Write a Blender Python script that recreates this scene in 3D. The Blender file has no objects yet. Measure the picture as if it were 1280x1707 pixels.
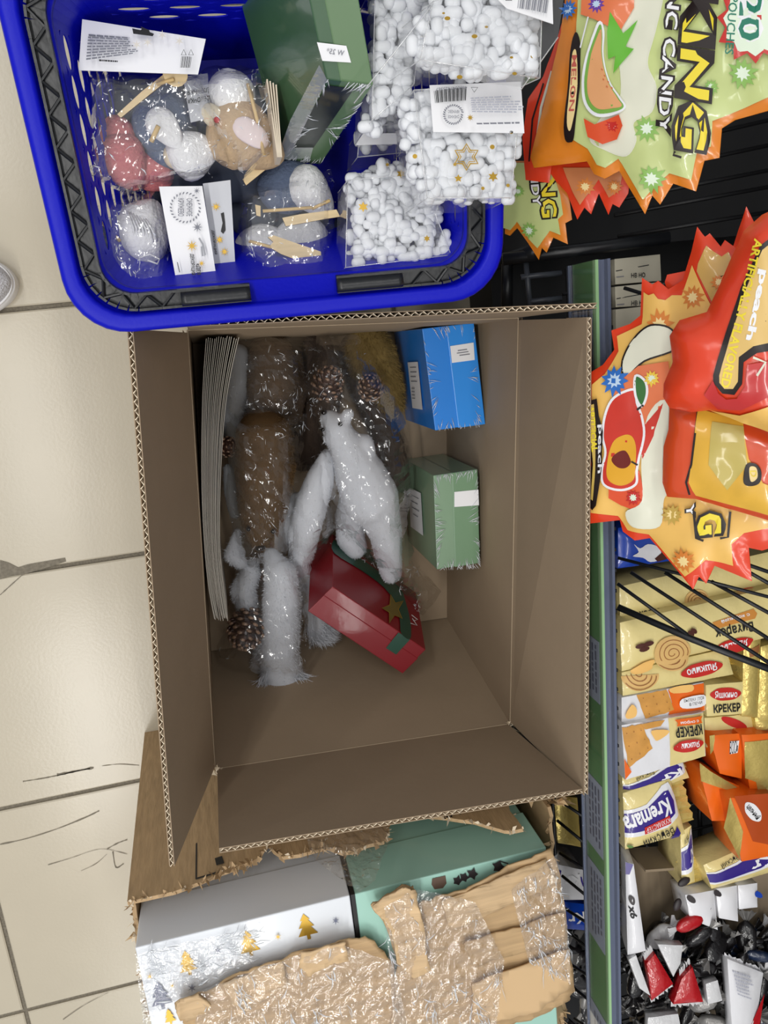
import bpy, bmesh, math, random
import numpy as np
from mathutils import Vector as V, Matrix, noise
random.seed(7); rnd = random.uniform
sc = bpy.context.scene
COL = sc.collection
# ---------------------------------------------------------------- camera
F, CX, CY, CAMH = 1282.0, 640.0, 853.5, 1.272      # focal length in pixels of the 1280x1707 frame, camera height
_d = np.array([354.7-CX, -(583.1-CY), -F]); _d /= np.linalg.norm(_d)   # straight down, in camera axes
_Z = -_d; _x = np.array([1, 0, 0.]) - _Z*_Z[0]; _x /= np.linalg.norm(_x); _y = np.cross(_Z, _x)
_c, _s = math.cos(.10668), math.sin(.10668)
RW = np.array([_c*_x+_s*_y, -_s*_x+_c*_y, _Z])
CAM = np.array([0, 0, CAMH])
cd = bpy.data.cameras.new('camera'); cam = bpy.data.objects.new('camera', cd); COL.objects.link(cam)
cd.sensor_width = 36; cd.lens = F/1707*36; cd.clip_start = .02
cam.matrix_world = Matrix([list(RW[i])+[CAM[i]] for i in range(3)]+[[0, 0, 0, 1]])
sc.camera = cam
# ---------------------------------------------------------------- world, lamps, exposure
w = bpy.data.worlds.new('shop_air'); sc.world = w; w.use_nodes = True
w.node_tree.nodes['Background'].inputs[0].default_value = (.95, .97, 1, 1)
w.node_tree.nodes['Background'].inputs[1].default_value = .34
def lamp(name, loc, size, power, col=(1, .985, .95), tgt=None):
    l = bpy.data.lights.new(name, 'AREA'); l.shape = 'RECTANGLE'; l.size, l.size_y = size; l.energy = power; l.color = col
    o = bpy.data.objects.new(name, l); o.location = loc; COL.objects.link(o)
    if tgt: o.rotation_euler = (V(tgt)-V(loc)).to_track_quat('-Z', 'Y').to_euler()
    return o
for _lx, _ly, _lp in ((-.95, -1.9, 25), (-.95, -.3, 16), (-.95, 1.5, 15), (-.95, -3.6, 10), (-.2, -2.6, 8), (-2.4, -1.2, 8), (-2.4, .9, 8), (.35, .6, 7), (.5, -1.2, 7)):
    lamp('ceiling_lamp', (_lx, _ly, 2.9), (.10, 1.25), _lp)
sc.view_settings.view_transform = 'Standard'; sc.view_settings.look = 'None'
sc.view_settings.gamma = 1; sc.view_settings.use_curve_mapping = False
sc.view_settings.exposure = .16
sc.cycles.use_denoising = True
sc.cycles.transparent_max_bounces = 24; sc.cycles.max_bounces = 8
# ---------------------------------------------------------------- picture rays to points in the place
def ray(px, py): return RW @ np.array([px-CX, -(py-CY), -F])
def P(px, py, z): r = ray(px, py); return V(CAM+(z-CAMH)/r[2]*r)
def PX(px, py, X): r = ray(px, py); return V(CAM+X/r[0]*r)
def PY(px, py, Y): r = ray(px, py); return V(CAM+Y/r[1]*r)
class Pl:
    def __init__(s, p, n): s.p = V(p); s.n = V(n).normalized(); s.n = s.n if s.n.dot(V(CAM)-s.p) > 0 else -s.n
    def at(s, px, py, lift=0):
        r = V(ray(px, py)); q = s.p+s.n*lift; return V(CAM)+r*((q-V(CAM)).dot(s.n)/r.dot(s.n))
# ---------------------------------------------------------------- materials
def S(r, g, b): return tuple(((c/255)/12.92 if c/255 < .04045 else ((c/255+.055)/1.055)**2.4) for c in (r, g, b))
MATS = {}
def mat(name, rgb, rough=.5, metal=0, spec=.5, coat=0, bump=0, bscale=60, var=0, vscale=25, stretch=(1, 1, 1), trans=0, emit=0, crough=.08, sub=0):
    if name in MATS: return MATS[name]
    m = bpy.data.materials.new(name); m.use_nodes = True; nt = m.node_tree; b = nt.nodes['Principled BSDF']
    col = S(*rgb)+(1,)
    b.inputs['Base Color'].default_value = col; b.inputs['Roughness'].default_value = rough; b.inputs['Metallic'].default_value = metal
    b.inputs['Specular IOR Level'].default_value = spec; b.inputs['Coat Weight'].default_value = coat; b.inputs['Coat Roughness'].default_value = crough
    if trans: b.inputs['Transmission Weight'].default_value = trans
    if bump or var:
        tc = nt.nodes.new('ShaderNodeTexCoord'); mp = nt.nodes.new('ShaderNodeMapping'); mp.inputs['Scale'].default_value = stretch
        nt.links.new(tc.outputs['Object'], mp.inputs['Vector'])
    if var:
        n = nt.nodes.new('ShaderNodeTexNoise'); n.inputs['Scale'].default_value = vscale; n.inputs['Detail'].default_value = 5
        nt.links.new(mp.outputs[0], n.inputs['Vector'])
        mr = nt.nodes.new('ShaderNodeMapRange'); mr.inputs[1].default_value = .3; mr.inputs[2].default_value = .7; mr.inputs[3].default_value = 1-var; mr.inputs[4].default_value = 1+var
        nt.links.new(n.outputs[0], mr.inputs[0])
        mx = nt.nodes.new('ShaderNodeVectorMath'); mx.operation = 'SCALE'; mx.inputs[0].default_value = col[:3]
        nt.links.new(mr.outputs[0], mx.inputs['Scale']); nt.links.new(mx.outputs[0], b.inputs['Base Color'])
    if bump:
        n2 = nt.nodes.new('ShaderNodeTexNoise'); n2.inputs['Scale'].default_value = bscale; n2.inputs['Detail'].default_value = 3
        nt.links.new(mp.outputs[0], n2.inputs['Vector'])
        bp = nt.nodes.new('ShaderNodeBump'); bp.inputs['Strength'].default_value = min(1, bump); bp.inputs['Distance'].default_value = .004
        nt.links.new(n2.outputs[0], bp.inputs['Height']); nt.links.new(bp.outputs[0], b.inputs['Normal'])
        if coat: nt.links.new(bp.outputs[0], b.inputs['Coat Normal'])
    MATS[name] = m; return m
def film(name, haze=.02, gloss=1.0, rough=.08, tint=(1, 1, 1), bump=.35, bscale=60, refl=.035):
    if name in MATS: return MATS[name]
    m = bpy.data.materials.new(name); m.use_nodes = True; nt = m.node_tree
    for n in list(nt.nodes):
        if n.type == 'BSDF_PRINCIPLED': nt.nodes.remove(n)
    out = [n for n in nt.nodes if n.type == 'OUTPUT_MATERIAL'][0]
    N = nt.nodes.new
    tr = N('ShaderNodeBsdfTransparent'); tr.inputs[0].default_value = tint+(1,)
    gl = N('ShaderNodeBsdfGlossy'); gl.inputs['Roughness'].default_value = rough; gl.inputs[0].default_value = (1, 1, 1, 1)
    df = N('ShaderNodeBsdfDiffuse'); df.inputs[0].default_value = (.85, .86, .88, 1)
    lw = N('ShaderNodeLayerWeight'); lw.inputs['Blend'].default_value = .5
    pw = N('ShaderNodeMath'); pw.operation = 'POWER'; pw.inputs[1].default_value = 4; nt.links.new(lw.outputs['Facing'], pw.inputs[0])
    fr = N('ShaderNodeMath'); fr.operation = 'MULTIPLY_ADD'; fr.inputs[1].default_value = .9*gloss; fr.inputs[2].default_value = refl; nt.links.new(pw.outputs[0], fr.inputs[0])
    tc = N('ShaderNodeTexCoord'); nz = N('ShaderNodeTexNoise'); nz.inputs['Scale'].default_value = bscale; nz.inputs['Detail'].default_value = 2
    nt.links.new(tc.outputs['Object'], nz.inputs['Vector'])
    bp = N('ShaderNodeBump'); bp.inputs['Strength'].default_value = bump; bp.inputs['Distance'].default_value = .004
    nt.links.new(nz.outputs[0], bp.inputs['Height'])
    nt.links.new(bp.outputs[0], gl.inputs['Normal']); nt.links.new(bp.outputs[0], lw.inputs['Normal'])
    m1 = N('ShaderNodeMixShader'); m1.inputs[0].default_value = haze; nt.links.new(tr.outputs[0], m1.inputs[1]); nt.links.new(df.outputs[0], m1.inputs[2])
    m2 = N('ShaderNodeMixShader'); nt.links.new(fr.outputs[0], m2.inputs[0]); nt.links.new(m1.outputs[0], m2.inputs[1]); nt.links.new(gl.outputs[0], m2.inputs[2])
    nt.links.new(m2.outputs[0], out.inputs[0]); MATS[name] = m; return m
# ---------------------------------------------------------------- mesh helpers
BASE = {}
def tag(o, label=None, cat=None, group=None, kind=None):
    if label: o['label'] = label
    if cat: o['category'] = cat
    if group: o['group'] = group
    if kind: o['kind'] = kind
    return o
def thing(name, label, cat, loc, group=None, kind=None):
    o = bpy.data.objects.new(name, None); COL.objects.link(o); o.location = loc; o.empty_display_size = .02
    BASE[o.name] = V(loc); return tag(o, label, cat, group, kind)
def link(name, verts, faces, mats, parent=None, mi=None, smooth=False, label=None, cat=None, group=None, kind=None, mw=None):
    verts = [V(v) for v in verts]
    if parent is not None: base = BASE[parent.name]
    elif mw is not None: base = V((0, 0, 0))
    else: base = V((sum(v.x for v in verts)/len(verts), sum(v.y for v in verts)/len(verts), min(v.z for v in verts)))
    me = bpy.data.meshes.new(name); me.from_pydata([tuple(v-base) for v in verts], [], faces)
    for m in (mats if isinstance(mats, (list, tuple)) else [mats]): me.materials.append(m)
    if mi is not None and len(me.polygons) == len(mi): me.polygons.foreach_set('material_index', mi)
    if smooth: me.polygons.foreach_set('use_smooth', [True]*len(me.polygons))
    me.update(); o = bpy.data.objects.new(name, me); COL.objects.link(o)
    if parent is not None: o.parent = parent; BASE[o.name] = base
    elif mw is not None: o.matrix_world = mw; BASE[o.name] = base
    else: o.location = base; BASE[o.name] = base
    return tag(o, label, cat, group, kind)
class MB:
    def __init__(s): s.v = []; s.f = []; s.m = []; s.c = 0
    def add(s, vs, fs):
        o = len(s.v); s.v += list(vs); s.f += [tuple(i+o for i in f) for f in fs]; s.m += [s.c]*len(fs); return s
    def box(s, o, a, b, c):
        o, a, b, c = V(o), V(a), V(b), V(c)
        return s.add([o, o+a, o+a+b, o+b, o+c, o+a+c, o+a+b+c, o+b+c], [(3, 2, 1, 0), (4, 5, 6, 7), (0, 1, 5, 4), (1, 2, 6, 5), (2, 3, 7, 6), (3, 0, 4, 7)])
    def bbox(s, x0, x1, y0, y1, z0, z1): return s.box((x0, y0, z0), (x1-x0, 0, 0), (0, y1-y0, 0), (0, 0, z1-z0))
    def tube(s, pts, r, n=8, closed=False, flat=1):
        pts = [V(p) for p in pts]; k = len(pts); vs = []; fs = []; up = None
        for i, p in enumerate(pts):
            t = (pts[(i+1) % k]-pts[i-1]) if closed else (pts[min(i+1, k-1)]-pts[max(i-1, 0)])
            t.normalize()
            if up is None: up = t.orthogonal()
            up = (up-t*up.dot(t)).normalized(); sd = t.cross(up)
            rr = r[i] if isinstance(r, (list, tuple)) else r
            vs += [p+up*math.cos(2*math.pi*j/n)*rr+sd*math.sin(2*math.pi*j/n)*rr*flat for j in range(n)]
        for i in range(k if closed else k-1):
            for j in range(n): a = i*n+j; b = i*n+(j+1) % n; c = ((i+1) % k)*n+(j+1) % n; d = ((i+1) % k)*n+j; fs.append((a, b, c, d))
        if not closed: fs += [tuple(range(n))[::-1], tuple((k-1)*n+j for j in range(n))]
        return s.add(vs, fs)
    def prism(s, pts, ext):
        pts = [V(p) for p in pts]; n = len(pts); e = V(ext)
        return s.add(pts+[p+e for p in pts], [tuple(range(n))[::-1], tuple(range(n, 2*n))]+[(i, (i+1) % n, n+(i+1) % n, n+i) for i in range(n)])
    def poly(s, pts): return s.add([V(p) for p in pts], [tuple(range(len(pts)))])
    def grid(s, fn, nu, nv, cu=False):
        vs = [V(fn(i/nu, j/nv)) for j in range(nv+1) for i in range(nu if cu else nu+1)]; w = nu if cu else nu+1
        return s.add(vs, [(j*w+i, j*w+(i+1) % w, (j+1)*w+(i+1) % w, (j+1)*w+i) for j in range(nv) for i in range(nu)])
    def ell(s, c, r, nu=14, nv=8, rot=None):
        c = V(c); r = (r, r, r) if not isinstance(r, (list, tuple)) else r
        def fn(u, v):
            a = 2*math.pi*u; b = math.pi*(v-.5); p = V((math.cos(a)*math.cos(b)*r[0], math.sin(a)*math.cos(b)*r[1], math.sin(b)*r[2]))
            return c+(rot @ p if rot else p)
        return s.grid(fn, nu, nv, True)
    def build(s, name, mats, parent=None, **k):
        return link(name, s.v, s.f, mats, parent, mi=s.m, **k)
def spl(pts, n=6, closed=True):
    pts = [V(p) for p in pts]; k = len(pts); out = []
    for i in range(k if closed else k-1):
        g = (lambda j: pts[j % k]) if closed else (lambda j: pts[max(0, min(k-1, j))])
        a, b, c, d = g(i-1), g(i), g(i+1), g(i+2)
        for j in range(n):
            t = j/n; out.append(.5*((2*b)+(c-a)*t+(2*a-5*b+4*c-d)*t*t+(3*b-a-3*c+d)*t**3))
    if not closed: out.append(pts[-1])
    return out
def circ(cx, cy, r, n=20, ry=None, rot=0):
    ry = ry or r; c, s_ = math.cos(rot), math.sin(rot)
    return [(cx+r*math.cos(2*math.pi*i/n)*c-ry*math.sin(2*math.pi*i/n)*s_, cy+r*math.cos(2*math.pi*i/n)*s_+ry*math.sin(2*math.pi*i/n)*c) for i in range(n)]
def star(cx, cy, r, k=5, q=.45, rot=0, jit=0):
    return [(cx+(r*(1+rnd(-jit, jit)) if i % 2 == 0 else r*q)*math.sin(math.pi*i/k+rot), cy-(r*(1+rnd(-jit, jit)) if i % 2 == 0 else r*q)*math.cos(math.pi*i/k+rot)) for i in range(2*k)]
def bevel(o, w, seg=2):
    m = o.modifiers.new('round', 'BEVEL'); m.width = w; m.segments = seg; m.limit_method = 'ANGLE'; m.angle_limit = math.radians(40); return o
# lettering: outlines of the built-in font turned into flat meshes
_T = {}
def glyph(txt, bold=0):
    if (txt, bold) in _T: return _T[(txt, bold)]
    cu = bpy.data.curves.new('lettering', 'FONT'); cu.body = txt; cu.resolution_u = 2; cu.offset = bold
    o = bpy.data.objects.new('lettering', cu); me = bpy.data.meshes.new_from_object(o)
    vs = np.array([v.co[:2] for v in me.vertices]) if len(me.vertices) else np.zeros((1, 2)); fs = [tuple(p.vertices) for p in me.polygons]
    lo, hi = vs.min(0), vs.max(0); vs = (vs-lo)/np.maximum(hi-lo, 1e-6)
    bpy.data.objects.remove(o); bpy.data.curves.remove(cu); bpy.data.meshes.remove(me)
    _T[(txt, bold)] = (vs, fs); return _T[(txt, bold)]
class Sheet:
    """a real plane in the place, drawn on with picture positions; h gives its gentle relief"""
    def __init__(s, pl, h=None): s.pl = pl; s.h = h or (lambda x, y: 0.0); s.L = 0; s.st = 11; s.b0 = .0004; s.mb = MB(); s.ms = []
    def p(s, x, y, lift=0): return s.pl.at(x, y)+s.pl.n*(s.h(x, y)+lift)
    def mi(s, m):
        if m not in s.ms: s.ms.append(m)
        s.mb.c = s.ms.index(m)
    def poly(s, pts, m, step=None, lift=None):
        step = s.st if step is None else step
        s.mi(m); s.L += 1; lift = s.b0+.00028*min(s.L, 9)+.00008*max(0, s.L-9) if lift is None else lift
        vs, fs = cutgrid(pts, step); s.mb.add([s.p(x, y, lift) for x, y in vs], fs)
        if s.each: s.build(s.each, s.root)
    def line(s, pts, wd, m, closed=False, step=14):
        n = len(pts); L = []; R_ = []
        for i, q in enumerate(pts):
            a = V(pts[(i+1) % n] if closed else pts[min(i+1, n-1)][:2]).to_2d()-V(pts[i-1] if closed else pts[max(i-1, 0)]).to_2d()
            nn = V((-a.y, a.x)).normalized()*wd/2 if a.length else V((0, wd/2)); L.append((q[0]+nn.x, q[1]+nn.y)); R_.append((q[0]-nn.x, q[1]-nn.y))
        s.mi(m); s.L += 1; lift = s.b0+.00028*min(s.L, 9)+.00008*max(0, s.L-9); vs = [s.p(*q, lift) for q in L+R_]
        s.mb.add(vs, [(i, (i+1) % n, n+(i+1) % n, n+i) for i in range(n if closed else n-1)])
        if s.each: s.build(s.each, s.root)
    def text(s, txt, p0, p1, p2, m, bold=0):
        """p0 lower left, p1 lower right, p2 upper left of the lettering"""
        vs, fs = glyph(txt, bold); s.mi(m); s.L += 1; lift = s.b0+.00028*min(s.L, 9)+.00008*max(0, s.L-9)
        s.mb.add([s.p(p0[0]+(p1[0]-p0[0])*u+(p2[0]-p0[0])*v, p0[1]+(p1[1]-p0[1])*u+(p2[1]-p0[1])*v, lift) for u, v in vs], fs)
    par = None; each = None; root = None
    def build(s, name, parent, **k):
        if not s.mb.v: return None
        o = s.mb.build(name, s.ms, s.par or parent, smooth=True, **k); s.mb = MB(); s.ms = []; return o
def cutgrid(pts, step):
    bm = bmesh.new(); f = bm.faces.new([bm.verts.new((q[0], q[1], 0)) for q in pts])
    if step:
        for ax in (0, 1):
            lo = min(q[ax] for q in pts); hi = max(q[ax] for q in pts); k = math.floor(lo/step)+1
            while k*step < hi:
                co = [0, 0, 0]; co[ax] = k*step; no = [0, 0, 0]; no[ax] = 1
                bmesh.ops.bisect_plane(bm, geom=bm.verts[:]+bm.edges[:]+bm.faces[:], plane_co=co, plane_no=no, dist=1e-4); k += 1
    bm.verts.index_update()
    r = [(v.co.x, v.co.y) for v in bm.verts], [tuple(v.index for v in q.verts) for q in bm.faces]; bm.free(); return r
def edist(pts):
    a = np.array([(q[0], q[1]) for q in pts], float); b = np.roll(a, -1, 0); d = b-a; l2 = (d**2).sum(1)+1e-9
    def f(x, y):
        t = np.clip(((np.array((x, y))-a)*d).sum(1)/l2, 0, 1); q = a+d*t[:, None]; return float(np.sqrt(((q-np.array((x, y)))**2).sum(1).min()))
    return f
def nz(x, y, z, s=1): return noise.noise(V((x*s, y*s, z*s)))
# shared materials
KRAFT = mat('kraft_board', (158, 139, 116), .75, spec=.25, var=.03, vscale=14, bump=.06, bscale=90)
KRAFT2 = mat('kraft_board_tan', (178, 150, 114), .7, spec=.3, var=.12, vscale=30, stretch=(6, 1, 1), bump=.3, bscale=30)
LINER = mat('torn_paper_edge', (226, 210, 184), .8, var=.1)
FLUTE = mat('corrugated_edge', (240, 224, 198), .8)
WHITE = mat('white_paper', (235, 235, 238), .45); INK = mat('black_ink', (22, 22, 24), .5); GREYINK = mat('grey_ink', (120, 122, 132), .6)
GOLD = mat('gold_print', (196, 158, 62), .3, metal=.6); BLACKP = mat('black_plastic', (22, 24, 28), .35, bump=.2); WIRE = mat('black_wire', (20, 22, 26), .4)
FOLD_GLINT = mat('film_fold_glint', (214, 218, 224), .12, spec=1, coat=1)  # pale base colour stands in for glints along film folds
GLINT = FOLD_GLINT
FILM = film('clear_cellophane'); FILM2 = film('clear_stiff_plastic', haze=.06, rough=.04, bump=.25, bscale=30); TAPE = film('wrinkled_clear_tape', haze=.04, rough=.1, bump=1, bscale=120, refl=.14)

def strokes(r, fn, pts, n, seed, l0=5, l1=16, rad=.00042, name='film_crease_glint', edge=.5, ang=None):
    """short folds of a film, glints put into their pale colour, following its surface fn(px, py)"""
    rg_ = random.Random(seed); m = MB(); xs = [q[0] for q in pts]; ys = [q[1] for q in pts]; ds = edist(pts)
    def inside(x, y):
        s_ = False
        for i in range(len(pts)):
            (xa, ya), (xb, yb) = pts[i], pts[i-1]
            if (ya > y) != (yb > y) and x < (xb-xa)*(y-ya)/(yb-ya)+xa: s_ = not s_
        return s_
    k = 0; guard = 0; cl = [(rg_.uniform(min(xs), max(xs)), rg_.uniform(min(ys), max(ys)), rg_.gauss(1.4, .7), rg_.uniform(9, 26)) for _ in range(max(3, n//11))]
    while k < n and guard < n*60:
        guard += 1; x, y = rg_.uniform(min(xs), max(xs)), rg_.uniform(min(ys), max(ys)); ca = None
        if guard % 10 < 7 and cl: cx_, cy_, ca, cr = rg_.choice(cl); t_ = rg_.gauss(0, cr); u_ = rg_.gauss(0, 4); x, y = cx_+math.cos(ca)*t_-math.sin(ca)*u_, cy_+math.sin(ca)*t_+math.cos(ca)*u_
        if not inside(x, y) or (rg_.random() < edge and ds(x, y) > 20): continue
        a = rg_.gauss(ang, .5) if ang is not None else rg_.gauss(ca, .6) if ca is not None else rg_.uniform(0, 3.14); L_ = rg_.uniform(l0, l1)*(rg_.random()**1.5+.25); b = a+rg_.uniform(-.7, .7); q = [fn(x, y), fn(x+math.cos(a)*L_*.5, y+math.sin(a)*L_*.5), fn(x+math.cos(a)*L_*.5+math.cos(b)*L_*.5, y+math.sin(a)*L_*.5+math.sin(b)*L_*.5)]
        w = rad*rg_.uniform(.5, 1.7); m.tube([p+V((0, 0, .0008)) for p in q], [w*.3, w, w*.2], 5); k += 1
    return m.build(name, FOLD_GLINT, r, smooth=True, kind='stuff')
# ---------------------------------------------------------------- floor of separate tiles
GROUT = mat('floor_grout', (112, 105, 92), .9, var=.25, vscale=300)
TILE = mat('beige_glazed_tile', (186, 177, 158), .24, spec=.4, var=.025, vscale=9, bump=.03, bscale=200)
m = MB(); m.bbox(-1.31, .9, -2.12, .9, -.06, -.004); floor = m.build('floor', GROUT, kind='structure')
BASE[floor.name] = V(floor.location)
proto = None
for i in range(-2, 4):
    for j in range(-5, 2):
        x0 = -.501+.4*i; y0 = .089+.4*j
        if proto is None:
            m = MB(); g = .0036; b = .0022; T = .4
            r0 = [(g, g), (T-g, g), (T-g, T-g), (g, T-g)]; r1 = [(g+b, g+b), (T-g-b, g+b), (T-g-b, T-g-b), (g+b, T-g-b)]
            m.add([V((x, y, -.012)) for x, y in r0]+[V((x, y, -.0015)) for x, y in r0]+[V((x, y, 0)) for x, y in r1],
                  [(8, 9, 10, 11)]+[(k, (k+1) % 4, 4+(k+1) % 4, 4+k) for k in range(4)]+[(4+k, 4+(k+1) % 4, 8+(k+1) % 4, 8+k) for k in range(4)])
            me = bpy.data.meshes.new('tile'); me.from_pydata([tuple(q) for q in m.v], [], m.f); me.materials.append(TILE); proto = me
        t = bpy.data.objects.new('tile', proto); COL.objects.link(t); t.parent = floor
        t.location = V((x0, y0, rnd(-.0004, .0004)))-BASE[floor.name]
CR = mat('crack_grey', (120, 113, 100), .9, var=.2, vscale=200)
m = MB()
m.poly([P(x, y, .0012) for x, y in [(0, 934), (14, 938), (30, 946), (46, 941), (108, 930), (110, 936), (70, 949), (44, 956), (20, 960), (0, 966)]])
def crack(pts, wd):
    q = [P(x, y, .0013) for x, y in spl([(a, b, 0) for a, b in pts], 5, False) and [(v.x, v.y) for v in spl([(a, b, 0) for a, b in pts], 5, False)]]
    n = len(q); L = []; R_ = []
    for i, a in enumerate(q):
        d = (q[min(i+1, n-1)]-q[max(i-1, 0)]).normalized(); s_ = V((-d.y, d.x, 0))*wd/2*(rnd(.35, 1.2))
        L.append(a+s_); R_.append(a-s_)
    m.add(L+R_, [(i, i+1, n+i+1, n+i) for i in range(n-1)])
crack([(40, 956), (22, 972), (0, 992)], .0016)
crack([(38, 1303), (70, 1298), (95, 1293), (125, 1286), (150, 1281)], .002)
crack([(95, 1292), (120, 1287), (156, 1280)], .005); crack([(170, 1277), (200, 1274), (232, 1276)], .0012)
crack([(0, 1408), (45, 1398), (95, 1382), (140, 1364), (165, 1352)], .0022)
crack([(80, 1442), (120, 1430), (155, 1418), (178, 1416), (212, 1424)], .0012); crack([(135, 1452), (160, 1440), (178, 1424)], .001)
crack([(178, 1416), (196, 1406), (212, 1400)], .002); crack([(188, 1420), (193, 1446), (206, 1440)], .0022); crack([(105, 1700), (140, 1676), (180, 1655)], .0012)
m.build('crack', CR, floor, kind='stuff')
# ---------------------------------------------------------------- the open cardboard box
CB = thing('cardboard_box', 'large open brown cardboard box with four raised flaps, filled with wrapped ornaments', 'box', (.15, -.28, 0))
zf = .30
fold = {'tl': V((-.026, .026, zf)), 'tr': V((.393, -.001, zf)), 'br': V((.341, -.574, zf)), 'bl': V((-.081, -.549, zf))}
flo = {'tl': V((-.029, .012, .0)), 'tr': V((.383, -.008, .0)), 'br': V((.339, -.512, .0)), 'bl': V((-.078, -.495, .0))}
zt = .505
top = {'l': (P(222, 549, zt), P(291, 1444, zt-.004)), 'b': (P(365, 1414, zt), P(970, 1315, zt)), 'r': (P(973, 1326, zt), P(978, 530, zt)), 't': (P(995, 514, zt), P(312, 545, zt))}
cen = V((.155, -.275, .15))
TH = .0058
def board(name, a, b, c, d, mats, fluted=True):
    """a-b lower edge, d-c upper edge of the inner face; two liners with the flutes between, open along the top"""
    n = (b-a).cross(d-a).normalized(); n = n if n.dot(cen-a) < 0 else -n
    m = MB(); t = .0009
    for k in (0, TH-t):
        m.c = 0; o = [q+n*k for q in (a, b, c, d)]; m.prism(o, n*t)
    if fluted:
        N = max(8, int((b-a).length/.0083))*2; m.c = 1; vs = []
        for i in range(N+1):
            f = i/N; off = n*(t if i % 2 else TH-t); lo = d.lerp(c, f).lerp(a.lerp(b, f), .30)
            vs += [lo+off, d.lerp(c, f)+off, lo+off+n*.0006*(1 if i % 2 else -1)+(b-a).normalized()*.0007, d.lerp(c, f)+off+n*.0006*(1 if i % 2 else -1)+(b-a).normalized()*.0007]
        m.add(vs, [(4*i, 4*i+1, 4*i+5, 4*i+4) for i in range(N)]+[(4*i+2, 4*i+3, 4*i+7, 4*i+6) for i in range(N)]+[(4*i+1, 4*i+3, 4*i+7, 4*i+5) for i in range(N)])
    return m.build(name, mats, CB)
for s_, k0, k1 in (('l', 'tl', 'bl'), ('b', 'bl', 'br'), ('r', 'br', 'tr'), ('t', 'tr', 'tl')):
    a, b = fold[k0], fold[k1]; e, f = flo[k0], flo[k1]
    board('side_panel', e, f, b, a, [KRAFT, FLUTE], False)
    u = (b-a).normalized(); ta, tb = top[s_]
    board('flap', a+u*.003, b-u*.003, tb, ta, [KRAFT, FLUTE])
    n = (b-a).cross(e-a).normalized(); n = n if n.dot(cen-a) > 0 else -n
    MB().tube([a+n*.0003, a.lerp(b, .5)+n*.0006, b+n*.0003], .0005, 6).build('crease', mat('worn_crease', (186, 168, 142), .8), CB)
m = MB(); m.prism([flo[k]+V((0, 0, .003)) for k in ('tl', 'tr', 'br', 'bl')], (0, 0, .005)); m.build('bottom_panel', KRAFT, CB)
# torn corner tufts where the flaps part
for k, s in (('bl', 3), ('br', 4)):
    m = MB()
    for i in range(12):
        c = fold[k]+V((rnd(-.006, .006), rnd(-.006, .006), rnd(0, .006))); m.poly([c, c+V((rnd(-.008, .008), rnd(-.008, .008), rnd(0, .008))), c+V((rnd(-.006, .006), rnd(-.006, .006), .004))])
    m.build('torn_corner', LINER, CB)
# ---------------------------------------------------------------- blue shopping basket
z0, yaw, tilt, tx, ty, roll = .533, -.009, .251, .081, .021, .049
_u = V((math.cos(yaw), math.sin(yaw), math.tan(roll))).normalized(); _v = V((-math.sin(yaw)*math.cos(tilt), math.cos(yaw)*math.cos(tilt), math.sin(tilt)))
_n = _u.cross(_v).normalized(); _v = _n.cross(_u); O = V((tx, ty, z0))
def bl(u, v, n): return O+_u*u+_v*v+_n*n
BW, BD = .40, .302
BK = thing('shopping_basket', 'blue plastic shopping basket with black handles, heaped with wrapped ornaments', 'basket', bl(0, BD/2, -.2))
BLUE = mat('blue_basket_plastic', (6, 13, 178), .42, spec=.22, bump=.05, bscale=300)
def rr(ins, n, r=.05, ns=14, nc=7):
    hw, hd = BW/2-ins, BD/2-ins; r = max(.012, r-ins*.6); out = []
    for (sx, sy, a0, (ex, ey)) in ((1, -1, -90, (1, 1)), (1, 1, 0, (-1, 1)), (-1, 1, 90, (-1, -1)), (-1, -1, 180, (1, -1))):
        for i in range(nc+1):
            a = math.radians(a0+90*i/nc); out.append((sx*(hw-r)+r*math.cos(a), sy*(hd-r)+r*math.sin(a)))
        nxt = {(1, -1): (hw, hd-r), (1, 1): (-hw+r, hd), (-1, 1): (-hw, -hd+r), (-1, -1): (hw-r, -hd)}[(sx, sy)]
        la = out[-1]
        for i in range(1, ns): out.append((la[0]+(nxt[0]-la[0])*i/ns, la[1]+(nxt[1]-la[1])*i/ns))
    return [bl(x, y+BD/2, n) for x, y in out]
def loops(prof, skip=lambda i, j: False):
    m = MB(); L = [rr(*q) for q in prof]; k = len(L[0]); vs = [v for l in L for v in l]
    m.add(vs, [(j*k+i, j*k+(i+1) % k, (j+1)*k+(i+1) % k, (j+1)*k+i) for j in range(len(L)-1) for i in range(k) if not skip(i, j)]); return m
m = loops([(.004, -.03), (.001, -.028), (0, -.004), (.002, -.0005), (.005, 0), (.012, 0), (.0145, -.001), (.0155, -.006), (.016, -.012), (.034, -.013), (.0355, -.018)])
o = m.build('rim', BLUE, BK, smooth=True); o.modifiers.new('thick', 'SOLIDIFY').thickness = .0018
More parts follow.
